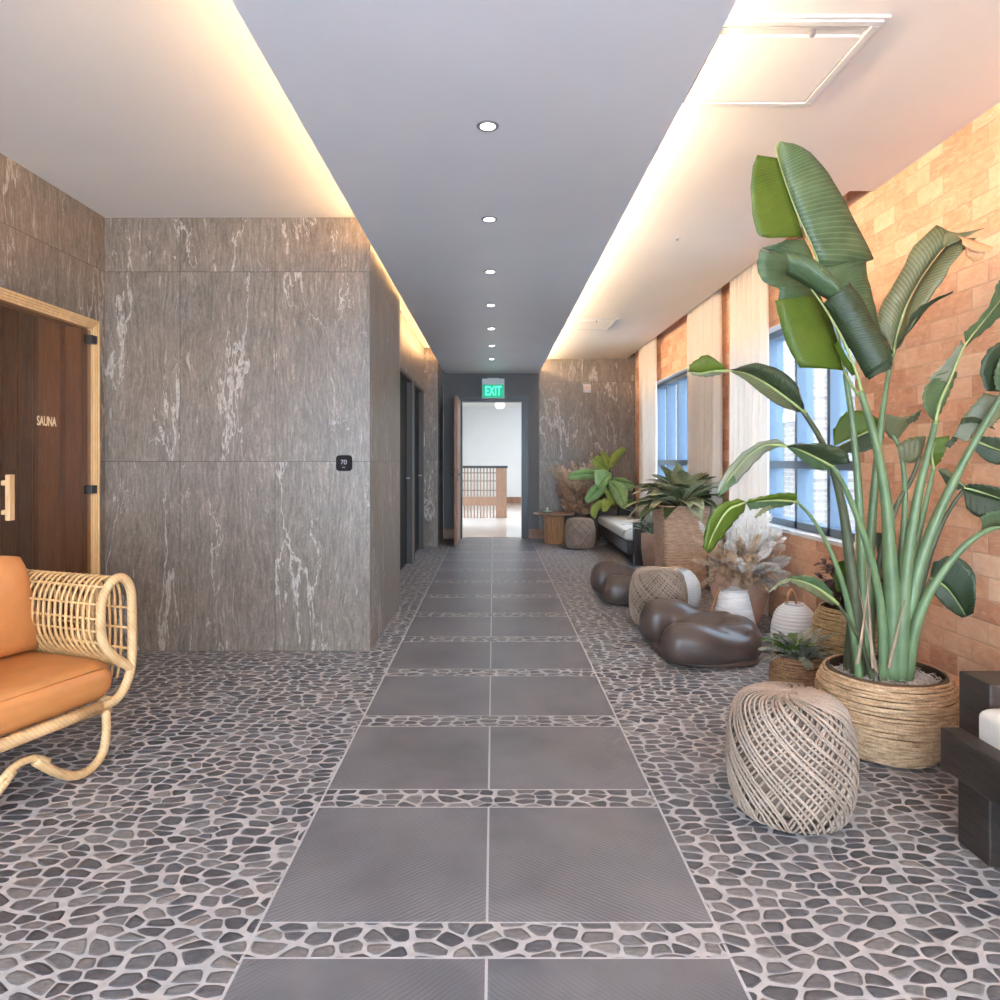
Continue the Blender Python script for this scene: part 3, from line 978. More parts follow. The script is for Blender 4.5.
# ---- sculpted low seats -------------------------------------------
def seat_material():
    k = N('dark_polished_clay')
    nz = k.noise(k.obj(), 4, 4)
    k.base(k.ramp(nz, [(0.3, (0.070, 0.047, 0.038)), (0.7, (0.105, 0.074, 0.062))]), 0.36)
    return k.m
M['seat'] = seat_material()
def make_low_seat():
    root = empty('sculpted_seat', (0, 0, 0))
    # centre line of the horseshoe: (x, y, half width, half height)
    path = [(-0.235, 0.245, 0.115, 0.150), (-0.12, 0.25, 0.125, 0.148), (0.0, 0.235, 0.13, 0.122), (0.12, 0.20, 0.13, 0.105),
            (0.205, 0.12, 0.125, 0.108), (0.235, 0.0, 0.12, 0.118), (0.205, -0.12, 0.125, 0.108), (0.12, -0.20, 0.13, 0.092),
            (0.0, -0.235, 0.13, 0.102), (-0.12, -0.25, 0.125, 0.122), (-0.235, -0.245, 0.115, 0.128)]
    P = crom(path, 44)
    mb = MB()
    def blob(cx, cy, cz, rx, ry, rz, n=20):
        prof = [(math.sin(PI * i / 12), -math.cos(PI * i / 12)) for i in range(13)]
        vs, fs = [], []
        for r, z in prof:
            for k in range(n):
                a = 2 * PI * k / n
                vs.append((cx + rx * r * math.cos(a), cy + ry * r * math.sin(a), cz + rz * z))
        for i in range(12):
            for k in range(n):
                l = (k + 1) % n
                fs.append((i * n + k, i * n + l, (i + 1) * n + l, (i + 1) * n + k))
        mb.add(vs, fs)
    for x, y, w, h in P:
        blob(x, y, h, w, w, h)
        blob(x, y, h * 0.75, w * 1.02, w * 1.02, h * 0.9)
    # the saddle that fills the closed half
    for i in range(9):
        for j in range(9):
            x, y = -0.06 + 0.26 * i / 8, -0.17 + 0.34 * j / 8
            blob(x, y, 0.082 + 0.05 * abs(j - 4) / 4 + 0.012 * i / 8, 0.085, 0.085, 0.085)
    tmp = mb.build('shell', M['seat'], None)
    md = tmp.modifiers.new('remesh', 'REMESH')
    md.mode, md.voxel_size, md.use_smooth_shade = 'VOXEL', 0.013, True
    sm = tmp.modifiers.new('smooth', 'SMOOTH')
    sm.factor, sm.iterations = 0.6, 14
    dg = bpy.context.evaluated_depsgraph_get()
    me = bpy.data.meshes.new_from_object(tmp.evaluated_get(dg))
    bpy.data.objects.remove(tmp)
    for v in me.vertices:
        if v.co.z < 0.022:
            v.co.z = 0.022
    me.polygons.foreach_set('use_smooth', [True] * len(me.polygons))
    if not me.materials:
        me.materials.append(M['seat'])
    o = bpy.data.objects.new('shell', me)
    COL.objects.link(o); o.parent = root
    base = MB()
    out = []
    for i in range(48):
        a = 2 * PI * i / 48
        out.append((0.315 * abs(math.cos(a)) ** 0.72 * (1 if math.cos(a) > 0 else -1), 0.345 * abs(math.sin(a)) ** 0.72 * (1 if math.sin(a) > 0 else -1)))
    m = len(out)
    base.add([(x * 0.97, y * 0.97, 0.0) for x, y in out] + [(x, y, 0.012) for x, y in out] + [(x * 0.97, y * 0.97, 0.034) for x, y in out],
             [tuple(range(m))[::-1], tuple(range(2 * m, 3 * m))] + [(i, (i + 1) % m, (i + 1) % m + m, i + m) for i in range(m)] + [(i + m, (i + 1) % m + m, (i + 1) % m + 2 * m, i + 2 * m) for i in range(m)])
    base.build('base_plate', M['seat'], root, smooth=False)
    return root
seat = make_low_seat()
for i, (x, y, rz, lab) in enumerate(((1.35, 4.41, 0.05, 'near dark brown sculpted low seat with two rounded arms, before the white cone lantern'),
                                     (1.26, 6.12, 0.05, 'far dark brown sculpted low seat half hidden behind a woven pouf'))):
    o = seat if i == 0 else copy_tree(seat)
    o.location = (x, y, 0); o.rotation_euler.z = rz
    tag(o, lab, 'low seat', 'dark sculpted low seats')

# ---- dark timber daybeds ------------------------------------------
M['daybed'] = wood('dark_stained_timber', (0.018, 0.013, 0.011), (0.062, 0.046, 0.038), (8, 0.8, 8), 0.42)
M['canvas'] = plain('cream_canvas', (0.74, 0.70, 0.64), 0.85, var=0.03, sc=60)
def rounded_slab(mb, x0, x1, y0, y1, z0, z1, r, puff=0.0, n=5, ny=16, crn=1.2):
    """cushion: box with rounded edges and a slight crown"""
    nx = 16
    def sec(t0, t1, k, m, rr):
        return t0 + (t1 - t0) * k / m
    prof = []
    for i in range(n + 1):
        a = PI / 2 * i / n
        prof.append((r * (1 - math.sin(a)), z0 + r * (1 - math.cos(a))))
    for i in range(n + 1):
        a = PI / 2 * i / n
        prof.append((r * (1 - math.cos(a)), z1 - r + r * math.sin(a)))
    loops = []
    for ins, z in prof:
        loop = []
        a0, a1, b0, b1 = x0 + ins, x1 - ins, y0 + ins, y1 - ins
        cr = min(r * crn, (a1 - a0) / 2.1)
        for qx, qy, st in ((1, -1, -PI / 2), (1, 1, 0), (-1, 1, PI / 2), (-1, -1, PI)):
            cx = a1 - cr if qx > 0 else a0 + cr
            cy = b1 - cr if qy > 0 else b0 + cr
            for i in range(5):
                a = st + PI / 2 * i / 4
                loop.append((cx + cr * math.cos(a), cy + cr * math.sin(a), z))
        loops.append(loop)
    m = len(loops[0])
    vs = [p for l in loops for p in l]
    fs = [tuple(range(m))[::-1]]
    for i in range(len(loops) - 1):
        for k in range(m):
            l = (k + 1) % m
            fs.append((i * m + k, i * m + l, (i + 1) * m + l, (i + 1) * m + k))
    # crowned top: shrink loops towards the centre
    last = (len(loops) - 1) * m
    cx, cy = (x0 + x1) / 2, (y0 + y1) / 2
    prev = last
    for s in (0.85, 0.6, 0.3):
        st = len(vs)
        for k in range(m):
            p = loops[-1][k]
            vs.append((cx + (p[0] - cx) * s, cy + (p[1] - cy) * s, z1 + puff * (1 - s)))
        for k in range(m):
            l = (k + 1) % m
            fs.append((prev + k, prev + l, st + l, st + k))
        prev = st
    fs.append(tuple(prev + k for k in range(m)))
    mb.add(vs, fs)
    return mb
def make_daybed(x0, x1, y0, y1, lab):
    """timber daybed along the window wall; block end panels, heavy rails, cream mattress"""
    root = empty('daybed', (x0, y0, 0))
    tag(root, lab, 'daybed', 'dark timber daybeds along the brick wall')
    Wd, L = x1 - x0, y1 - y0
    for a in (0.0, L - 0.15):
        MB().box(0.12, Wd, a, a + 0.15, 0.301, 0.52).build('end_block', M['daybed'], root, bevel=0.006)
    MB().box(0.0, 0.068, -0.03, L - 0.085, 0.226, 0.36).build('front_rail', M['daybed'], root, bevel=0.006)
    MB().box(Wd - 0.08, Wd, 0.0, L, 0.226, 0.36).build('back_rail', M['daybed'], root, bevel=0.006)
    MB().box(0.0685, Wd - 0.081, 0.0, L, 0.227, 0.30).build('platform', M['daybed'], root)
    for a in (0.03, L - 0.265):
        for b in (0.035, Wd - 0.16):
            MB().box(b, b + 0.145, a, a + 0.145, 0.0, 0.225).build('leg', M['daybed'], root, bevel=0.005)
    mb = MB()
    rounded_slab(mb, 0.0695, Wd - 0.085, 0.155, L - 0.155, 0.301, 0.455, 0.032, 0.004, crn=0.7)
    c = mb.build('mattress', M['canvas'], root, smooth=True)
    p = MB()
    loop = []
    for q in range(40):
        pass
    a0, a1, b0, b1 = 0.075, Wd - 0.045, 0.16, L - 0.16
    p.tube([(0.0765, 0.21, 0.428), (0.0765, L - 0.21, 0.428)], 0.003, 6)
    p.build('piping', M['canvas'], c, smooth=True)
    return root
make_daybed(1.475, 2.195, 0.45, 2.35, 'dark timber daybed with cream mattress cut off by the right edge, beside the big basket')
far = empty('daybed', (1.56, 8.0, 0))
tag(far, 'far dark timber daybed with cream mattress by the window, behind the tall woven planter', 'daybed', 'dark timber daybeds along the brick wall')
MB().box(0.09, 0.50, 0.0, 0.13, 0.0, 0.50).build('end_panel', M['daybed'], far, bevel=0.006)
MB().box(0.0, 0.30, 2.30, 2.40, 0.28, 0.53).build('end_panel', M['daybed'], far, bevel=0.006)
MB().box(0.33, 0.50, 2.30, 2.40, 0.28, 0.53).build('end_panel', M['daybed'], far, bevel=0.006)
MB().box(0.0, 0.085, 0.0, 2.28, 0.13, 0.275).build('front_rail', M['daybed'], far, bevel=0.006)
MB().box(0.0851, 0.50, 0.14, 2.28, 0.20, 0.275).build('platform', M['daybed'], far)
for a, b in ((0.0, 2.05), (0.37, 2.05), (0.37, 0.2)):
    MB().box(a, a + 0.13, b, b + 0.13, 0.0, 0.129 if a == 0 else 0.199).build('leg', M['daybed'], far, bevel=0.005)
mb = MB()
rounded_slab(mb, 0.0, 0.50, 0.14, 2.26, 0.276, 0.40, 0.035, 0.015)
mb.build('mattress', M['canvas'], far, smooth=True)

# ---- pedestal table -----------------------------------------------
M['fluted'] = wood('golden_brown_timber', (0.26, 0.105, 0.035), (0.52, 0.26, 0.11), (9, 9, 0.8), 0.45)
root = empty('pedestal_table', (0.90, 10.15, 0))
tag(root, 'little round wooden side table on a fluted drum base by the far doorway', 'table')
prof = []
mb = MB()
vs = []
n = 120
for z in (0.0, 0.415):
    for k in range(n):
        a = 2 * PI * k / n
        r = 0.150 - 0.012 * abs(math.sin(a * 10)) ** 4
        vs.append((r * math.cos(a), r * math.sin(a), z))
mb.add(vs, [(k, (k + 1) % n, (k + 1) % n + n, k + n) for k in range(n)] + [tuple(range(n))[::-1], tuple(range(n, 2 * n))])
mb.build('drum_base', M['fluted'], root)
mb = MB()
mb.lathe([(0.0, 0.416), (0.27, 0.416), (0.30, 0.428), (0.302, 0.44), (0.295, 0.452), (0.0, 0.452)], 56, wob=lambda i, a: ((0.008 * math.sin(3 * a) + 0.005 * math.sin(7 * a)) if 0 < i < 5 else 0, 0))
mb.build('table_top', M['brownwood'], root, bevel=0.002)
root = empty('dish', (0.79, 10.10, 0.4523))
tag(root, 'small round glass dish on the left of the little wooden side table', 'dish')
M['dishglass'] = plain('pale_green_glass', (0.42, 0.46, 0.36), 0.12, var=0.05)
MB().lathe([(0.0, 0.0), (0.05, 0.0), (0.085, 0.022), (0.09, 0.03), (0.084, 0.028), (0.05, 0.008), (0.0, 0.007)], 32).build('bowl', M['dishglass'], root, smooth=True)
mb = MB()
mb.tube([(0, 0, 0.008), (0, 0, 0.075)], 0.018, 16)
mb.build('candle', plain('pale_wax', (0.70, 0.64, 0.5), 0.5), root)

# ---- ribbed white lanterns ----------------------------------------
M['ribbed'] = plain('white_ribbed_shade', (0.82, 0.81, 0.80), 0.55, var=0.02)
M['strap'] = plain('tan_leather_strap', (0.62, 0.33, 0.16), 0.5, var=0.08)
def lantern(name, loc, prof, label, handle, pitch=0.016):
    root = empty(name, loc)
    tag(root, label, 'lantern', 'ribbed white lanterns with tan handles')
    P = crom(prof, int(abs(sum(math.hypot(b[0] - a[0], b[1] - a[1]) for a, b in zip(prof, prof[1:]))) / pitch) * 4 + 1)
    Q = [(max(0.001, r - 0.0035 * (1 - abs(math.sin(PI * i / 4.0)))), z) for i, (r, z) in enumerate(P)]
    MB().lathe(Q, 48).build('shade', M['ribbed'], root, smooth=False)
    tr, tz = prof[-1]
    MB().lathe([(tr * 0.7, tz - 0.01), (tr * 0.7, tz + 0.008), (tr + 0.003, tz + 0.008), (tr + 0.003, tz - 0.008)], 40).build('top_ring', M['metalwhite'], root)
    h = MB()
    rows = []
    for p in crom(handle, 24):
        x, y, z = p
        rows.append([(x, y - 0.013, z), (x, y + 0.013, z)])
    h.grid(rows)
    h.build('handle', M['strap'], root, solid=0.005)
    return root
lantern('lantern', (1.70, 4.85, 0), [(0.15, 0.0), (0.158, 0.012), (0.145, 0.10), (0.118, 0.22), (0.095, 0.32)],
        'white ribbed cone lantern behind the near low seat, tan strap on its left',
        [(-0.10, 0, 0.318), (-0.13, 0, 0.26), (-0.165, 0, 0.14), (-0.175, 0, 0.03), (-0.16, 0, 0.008)])
lantern('lantern', (1.49, 5.60, 0), [(0.10, 0.0), (0.15, 0.015), (0.19, 0.08), (0.200, 0.16), (0.185, 0.25), (0.13, 0.325), (0.09, 0.34)],
        'round white ribbed lantern behind the middle woven pouf',
        [(0.09, 0, 0.335), (0.05, 0, 0.36), (-0.05, 0, 0.36), (-0.09, 0, 0.335)])
lantern('lantern', (1.955, 4.45, 0), [(0.11, 0.0), (0.13, 0.012), (0.145, 0.09), (0.142, 0.17), (0.118, 0.25), (0.075, 0.295), (0.06, 0.30)],
        'white domed lantern with an upright tan handle, behind the smallest basket',
        [(-0.05, 0, 0.29), (-0.045, 0, 0.36), (-0.02, 0, 0.40), (0.005, 0, 0.36), (0.01, 0, 0.30)])

# ---- rattan armchair ---------------------------------------------------
M['rattan'] = wood('honey_rattan', (0.50, 0.28, 0.11), (0.76, 0.49, 0.22), (3, 3, 3), 0.5)
def wrapped():
    k = N('wrapped_rattan')
    o = k.obj()
    nz = k.noise(o, 12, 3)
    w = k.n('ShaderNodeTexWave', wave_type='BANDS', bands_direction='DIAGONAL')
    k.l(o, w.inputs['Vector'])
    w.inputs['Scale'].default_value = 28.0
    w.inputs['Distortion'].default_value = 1.2
    c = k.ramp(nz, [(0.3, (0.54, 0.33, 0.145)), (0.7, (0.72, 0.49, 0.25))])
    c = k.mix(k.ramp(w.outputs['Fac'], [(0.0, 0.35), (0.25, 0.0)]), c, (0.42, 0.26, 0.13))
    k.base(c, 0.5)
    k.bump(w.outputs['Fac'], 0.4, 0.003)
    return k.m
M['wrap'] = wrapped()
def leather():
    k = N('tan_leather')
    o = k.obj()
    nz = k.noise(o, 3.5, 5, 0.6, 0.5)
    fine = k.noise(o, 160, 3)
    k.base(k.ramp(nz, [(0.3, (0.50, 0.195, 0.055)), (0.7, (0.64, 0.275, 0.090))]), 0.42)
    k.bump(k.math('ADD', k.math('MULTIPLY', fine, 0.15), nz), 0.18, 0.01)
    return k.m
M['leather'] = leather()
# local frame: x along the seat front (towards the viewer), y to the back, z up
sofa = empty('rattan_armchair', (-1.52, 2.88, 0))
tag(sofa, 'honey coloured rattan armchair with an open woven arm at the left edge', 'armchair')
d = Vector((-0.342, -0.94)); b = Vector((-0.94, 0.342))
SW, SD = 0.92, 0.64
def L(u, v, z):
    return (u * d.x + v * b.x, u * d.y + v * b.y, z)
arm = [(0.155, 0.252), (0.075, 0.262), (0.02, 0.325), (0.0, 0.43), (0.0, 0.60), (0.008, 0.70), (0.045, 0.752), (0.095, 0.748), (0.138, 0.69),
       (0.150, 0.60), (0.142, 0.52), (0.105, 0.455), (0.05, 0.405), (0.012, 0.375)]
A = crom(arm, 64)
rail_r = 0.023
for side in (0, 1):
    f = (lambda u: u) if side == 0 else (lambda u: SW - u)
    MB().tube([L(f(u), 0.0, z) for u, z in A], 0.019, 10).build('arm_frame', M['wrap'], sofa, smooth=True)
    loop = crom(arm[2:], 40)
    mb = MB()
    nrib = 18
    for q in range(1, nrib):
        v = 0.03 + (SD - 0.06) * q / nrib
        lean = 0.010 * math.sin(q * 1.7)
        mb.tube([L(f(u), v + lean * (z - 0.5), z) for u, z in loop], 0.0058, 6)
    mb.build('arm_rib_weave', M['rattan'], sofa, smooth=True)
    mb = MB()
    for u, z in ((0.006, 0.45), (0.004, 0.535), (0.006, 0.62), (0.146, 0.66), (0.144, 0.60), (0.141, 0.55), (0.128, 0.50), (0.10, 0.465), (0.05, 0.745), (0.118, 0.725)):
        mb.tube([L(f(u), v, z) for v in (0.0, SD * 0.33, SD * 0.66, SD)], 0.0055, 6)
    mb.build('arm_rod', M['rattan'], sofa, smooth=True)
MB().tube([L(u, 0.0, 0.252) for u in (0.15, 0.35, 0.6, SW - 0.15)], rail_r, 10).build('front_rail', M['wrap'], sofa, smooth=True)
MB().tube([L(u, SD, 0.252) for u in (0.0, 0.3, 0.6, SW)], rail_r, 10).build('back_rail', M['wrap'], sofa, smooth=True)
for u in (0.08, SW - 0.08):
    MB().tube([L(u, v, 0.252) for v in (0.0, 0.2, 0.4, SD)], 0.018, 10).build('side_rail', M['wrap'], sofa, smooth=True)
mb = MB()
for q in range(12):
    u = 0.16 + (SW - 0.32) * q / 11
    mb.tube([L(u, 0.0, 0.243), L(u, SD, 0.243)], 0.008, 6)
mb.build('seat_slats', M['rattan'], sofa, smooth=True).name = 'seat_slat_panel'
# back panel
bk = [(SD, 0.26), (SD + 0.03, 0.45), (SD + 0.05, 0.62), (SD + 0.045, 0.73), (SD + 0.0, 0.765), (SD - 0.05, 0.735), (SD - 0.065, 0.65), (SD - 0.07, 0.5), (SD - 0.06, 0.40)]
mb = MB()
for q in range(26):
    u = 0.02 + (SW - 0.04) * q / 25
    mb.tube([L(u, v, z) for v, z in crom(bk, 24)], 0.0058, 6)
for v, z in ((SD + 0.02, 0.4), (SD + 0.05, 0.6), (SD + 0.0, 0.762), (SD - 0.068, 0.62), (SD - 0.07, 0.5)):
    mb.tube([L(0.0, v, z), L(SW / 2, v, z), L(SW, v, z)], 0.006, 6)
mb.build('backrest', M['rattan'], sofa, smooth=True)
# looped feet
for side in (0, 1):
    f = (lambda u: u) if side == 0 else (lambda u: SW - u)
    for v in (0.0, SD):
        pts = crom([(0.125, 0.235), (0.125, 0.13), (0.145, 0.06), (0.205, 0.022), (0.27, 0.03), (0.34, 0.075), (0.42, 0.15)], 30)
        MB().tube([L(f(u), v, max(z, 0.018)) for u, z in pts], 0.017, 10).build('leg', M['wrap'], sofa, smooth=True)
for v in (0.0, SD):
    pts = crom([(0.37, 0.125), (0.42, 0.158), (0.46, 0.165), (0.50, 0.158), (0.55, 0.125)], 20)
    MB().tube([L(u, v, z) for u, z in pts], 0.014, 10).build('stretcher', M['wrap'], sofa, smooth=True)
def local_slab(u0, u1, v0, v1, z0, z1, r, puff, nm, mat, parent):
    mb = MB()
    rounded_slab(mb, u0, u1, v0, v1, z0, z1, r, puff)
    mb.v = [L(*p) for p in mb.v]
    mb.f = [tuple(reversed(f)) for f in mb.f]
    return mb.build(nm, mat, parent, smooth=True)
def sofa_cushion(nm, lab):
    o = empty(nm, sofa.location)
    tag(o, lab, 'cushion')
    return o
c1 = sofa_cushion('seat_cushion', 'thick tan leather seat cushion on the rattan armchair')
local_slab(0.055, SW - 0.055, 0.0, SD - 0.08, 0.262, 0.425, 0.066, 0.022, 'cover', M['leather'], c1)
mb = MB()
mb.tube([L(0.13, 0.014, 0.400), L(0.45, 0.013, 0.402), L(SW - 0.13, 0.014, 0.400)], 0.003, 6)
mb.build('seam', M['leather'], c1, smooth=True)
c2 = sofa_cushion('back_cushion', 'plump tan leather back cushion leaning on the rattan armchair, cut off by the left edge')
mb = MB()
rows = []
# pillow shape standing on its edge
nu, nw = 22, 18
def pillow(mb, u0, u1, z0, z1, v0, th, lean):
    top, bot = [], []
    for sgn in (-1, 1):
        rows = []
        for j in range(nw + 1):
            w = j / nw
            r = []
            for i in range(nu + 1):
                s = i / nu
                e = (max(0, 1 - (2 * s - 1) ** 4) ** 0.5) * (max(0, 1 - (2 * w - 1) ** 4) ** 0.5)
                ins = 0.02 * (1 - math.sin(PI * w)) + 0.0
                uu = u0 + (u1 - u0) * s
                uu = (u0 + u1) / 2 + (uu - (u0 + u1) / 2) * (1 - 0.06 * (2 * w - 1) ** 4 - 0.13 * w)
                zz = z0 + (z1 - z0) * w * (1 - 0.05 * (2 * s - 1) ** 4)
                vv = v0 + lean * w + sgn * th * 0.5 * e * (1 - 0.35 * w)
                r.append(L(uu, vv, zz))
            rows.append(r)
        if sgn > 0:
            rows = [list(reversed(r)) for r in rows]
        mb.grid(rows)
pillow(mb, 0.075, 0.76, 0.436, 0.85, 0.42, 0.17, 0.05)
mb.uv = {}
mb.build('cover', M['leather'], c2, smooth=True)

# ================================================================== PLANTS
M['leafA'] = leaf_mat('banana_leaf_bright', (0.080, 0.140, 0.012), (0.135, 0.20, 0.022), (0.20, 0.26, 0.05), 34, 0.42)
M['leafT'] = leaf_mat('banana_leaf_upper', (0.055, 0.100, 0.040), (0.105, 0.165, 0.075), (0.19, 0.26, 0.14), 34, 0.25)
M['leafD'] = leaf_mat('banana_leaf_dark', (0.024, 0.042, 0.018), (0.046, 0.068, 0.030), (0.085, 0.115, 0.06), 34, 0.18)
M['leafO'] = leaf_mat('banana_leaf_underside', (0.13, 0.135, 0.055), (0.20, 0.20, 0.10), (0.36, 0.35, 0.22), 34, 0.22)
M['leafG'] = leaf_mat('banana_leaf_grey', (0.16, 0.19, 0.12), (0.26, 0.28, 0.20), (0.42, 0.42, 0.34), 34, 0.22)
M['stem'] = plain('green_stem', (0.135, 0.205, 0.095), 0.4, var=0.25, sc=7)
M['stemd'] = plain('dark_green_stem', (0.080, 0.090, 0.045), 0.45, var=0.3, sc=7)
M['rib'] = plain('pale_midrib', (0.30, 0.36, 0.13), 0.4, var=0.15)
M['dry'] = plain('dry_sheath_brown', (0.30, 0.21, 0.14), 0.7, var=0.3)
M['soil'] = rope_mat('coir_mulch', (0.30, 0.24, 0.20), (0.64, 0.58, 0.54), 60)

def basket_mat(name, c0, c1):
    k = N(name)
    o = k.obj()
    s = k.n('ShaderNodeSeparateXYZ'); k.l(o, s.inputs[0])
    a = k.math('ARCTAN2', s.outputs[1], s.outputs[0])
    v = k.comb(k.math('MULTIPLY', a, 4.0), 0.0, k.math('MULTIPLY', s.outputs[2], 95.0))
    nz = k.noise(v, 1.0, 4, 0.6)
    n2 = k.noise(o, 140, 2)
    c = k.ramp(k.math('ADD', k.math('MULTIPLY', nz, 0.7), k.math('MULTIPLY', n2, 0.3)), [(0.33, c0), (0.62, c1)])
    k.base(c, 0.72)
    k.bump(n2, 0.4, 0.003)
    return k.m
M['basket'] = basket_mat('seagrass_basket', (0.26, 0.13, 0.06), (0.72, 0.50, 0.30))
M['basketdark'] = basket_mat('seagrass_basket_brown', (0.18, 0.085, 0.04), (0.46, 0.27, 0.14))
M['basketpale'] = basket_mat('seagrass_basket_golden', (0.30, 0.19, 0.085), (0.62, 0.44, 0.22))

M['lining'] = plain('basket_gap_shade', (0.10, 0.055, 0.028), 0.8)  # dark colour paints the shade in the gaps between basket strands
def basket(parent, prof, pitch, mat, seed=0, name='basket'):
    """coiled basket: stacked wobbling strands, open top with an inner wall"""
    rnd = random.Random(seed)
    P = crom([(r, z) for r, z in prof], 200)
    Ls = [0]
    for a, b2 in zip(P, P[1:]):
        Ls.append(Ls[-1] + math.hypot(b2[0] - a[0], b2[1] - a[1]))
    nring = int(Ls[-1] / pitch)
    mb = MB()
    n = 72
    for q in range(nring):
        t = (q + 0.5) * pitch
        i = min(range(len(Ls)), key=lambda j: abs(Ls[j] - t))
        r, z = P[i]
        ph1, ph2, ph3 = rnd.uniform(0, 6.3), rnd.uniform(0, 6.3), rnd.uniform(0, 6.3)
        pts = []
        for k in range(n):
            a = 2 * PI * k / n
            dz = pitch * 0.16 * math.sin(2 * a + ph1) + pitch * 0.10 * math.sin(5 * a + ph2)
            dr = 0.0015 * math.sin(11 * a + ph3) + rnd.uniform(-0.0008, 0.0008)
            pts.append(((r + dr) * math.cos(a), (r + dr) * math.sin(a), max(z + dz, pitch * 0.5)))
        mb.tube(pts, pitch * 0.5, 6, closed=True)
    o = mb.build(name, mat, parent, smooth=True)
    inner = [(0.0, 0.006)] + [(max(0.01, r - 0.004), z) for r, z in P[::12]] + [(P[-1][0] - 0.004, P[-1][1])]
    inner += [(max(0.01, r - 0.012), z) for r, z in P[::-12]]
    inner = [(r, z) for r, z in inner]
    inner.append((0.0, 0.012))
    MB().lathe(inner, 48).build('lining', M['lining'], parent, smooth=True)
    return o

def blade(mb, inner, outer, dI, dO, bulge=0.0, n=16, m=6, wave=0.004, ph=0.0):
    """one half of a leaf: ruled between midrib points and edge points given as outline pixels at real distances"""
    I = crom(inner, n); O = crom(outer, n)
    rows = []
    for i in range(n):
        t = i / (n - 1)
        di = dI[0] + (dI[1] - dI[0]) * t
        do = dO[0] + (dO[1] - dO[0]) * t
        a, b2 = W(I[i][0], I[i][1], di), W(O[i][0], O[i][1], do)
        r = []
        for j in range(m):
            s = j / (m - 1)
            p = a.lerp(b2, s)
            p.y -= bulge * math.sin(PI * s)
            w = wave * math.sin(t * 31 + ph + s) * s
            p.y += w
            p.z += w * 0.5
            r.append(tuple(p))
        rows.append(r)
    mb.grid(rows)

PX, PY = 1.675, 2.93
plant = empty('banana_plant', (0, 0, 0))
tag(plant, 'very tall banana leaf plant in a big round woven basket by the salt brick wall', 'potted plant')
big = empty('basket_anchor', (PX, PY, 0))
bpy.data.objects.remove(big)
plant.location = (PX, PY, 0)
def child(o):
    """keep world placement of a part given in world coordinates"""
    o.parent = plant
    o.location = (-PX, -PY, 0)
    return o
basket(plant, [(0.185, 0.008), (0.210, 0.04), (0.248, 0.12), (0.268, 0.20), (0.265, 0.27), (0.245, 0.325), (0.226, 0.348)], 0.0125, M['basket'], 1)
mb = MB()
rnd = random.Random(3)
mb.lathe([(0.0, 0.325), (0.12, 0.32), (0.205, 0.31), (0.222, 0.29)], 40, wob=lambda i, a: (0, rnd.uniform(-0.006, 0.006)))
for q in range(420):
    a, r = rnd.uniform(0, 2 * PI), 0.205 * math.sqrt(rnd.random())
    p = Vector((r * math.cos(a), r * math.sin(a), 0.322 - 0.05 * r + rnd.uniform(0, 0.012)))
    dv = Vector((rnd.uniform(-1, 1), rnd.uniform(-1, 1), rnd.uniform(-0.1, 0.5))).normalized() * rnd.uniform(0.015, 0.035)
    mb.tube([p, p + dv * 0.5 + Vector((0, 0, 0.006)), p + dv], 0.0018, 3)
tag(mb.build('mulch', M['soil'], plant), kind='stuff')

# stems: pixel outline points, distance at foot and at the leaf, radii
STEMS = [
    ('A', [(864, 668), (863, 600), (861, 540), (857, 470), (851, 412), (845, 372)], 2.95, 2.93, 0.026, 0.011, 'stem'),
    ('C', [(892, 672), (893, 620), (890, 560), (886, 500), (875, 440), (861, 392)], 2.88, 2.80, 0.046, 0.013, 'stem'),
    ('E', [(868, 668), (868, 590), (872, 520), (878, 450), (885, 395), (893, 350)], 3.02, 3.05, 0.030, 0.009, 'stem'),
    ('F', [(858, 668), (856, 610), (850, 560), (843, 510), (833, 470), (820, 438), (803, 411)], 2.92, 2.80, 0.032, 0.010, 'stemd'),
    ('G', [(884, 670), (882, 620), (874, 570), (862, 530), (846, 490), (832, 465)], 2.80, 2.72, 0.022, 0.009, 'stem'),
    ('H', [(860, 668), (852, 625), (843, 585), (829, 548), (812, 518), (795, 500)], 2.80, 2.66, 0.017, 0.006, 'stem'),
    ('I', [(874, 672), (862, 645), (850, 622), (835, 601), (826, 594)], 2.76, 2.68, 0.011, 0.006, 'stemd'),
    ('L', [(900, 672), (903, 610), (909, 550), (919, 490), (930, 445), (936, 420)], 2.86, 2.76, 0.034, 0.011, 'stem'),
    ('K', [(905, 670), (906, 610), (913, 560), (924, 510), (934, 468)], 2.95, 2.98, 0.028, 0.009, 'stem'),
    ('M', [(903, 672), (911, 600), (928, 540), (952, 485), (978, 436), (1004, 392)], 2.90, 2.74, 0.034, 0.012, 'stem'),
    ('P', [(908, 670), (916, 610), (928, 560), (945, 518), (966, 486)], 3.00, 2.92, 0.024, 0.007, 'stemd'),
    ('Q', [(906, 672), (915, 630), (930, 592), (955, 556), (980, 534), (1006, 524)], 2.84, 2.70, 0.026, 0.010, 'stem'),
    ('J', [(894, 670), (898, 600), (903, 540), (905, 490), (900, 450), (888, 428)], 3.05, 3.08, 0.022, 0.008, 'stem'),
    ('N', [(868, 668), (872, 610), (880, 560), (895, 510), (912, 478), (920, 456)], 3.06, 3.06, 0.022, 0.008, 'stemd'),
    ('R', [(908, 672), (912, 640), (920, 605), (930, 580)], 3.04, 3.02, 0.017, 0.007, 'stemd'),
    ('U', [(850, 666), (851, 640), (852, 600), (847, 540), (842, 500)], 3.00, 3.02, 0.030, 0.012, 'stemd'),
]
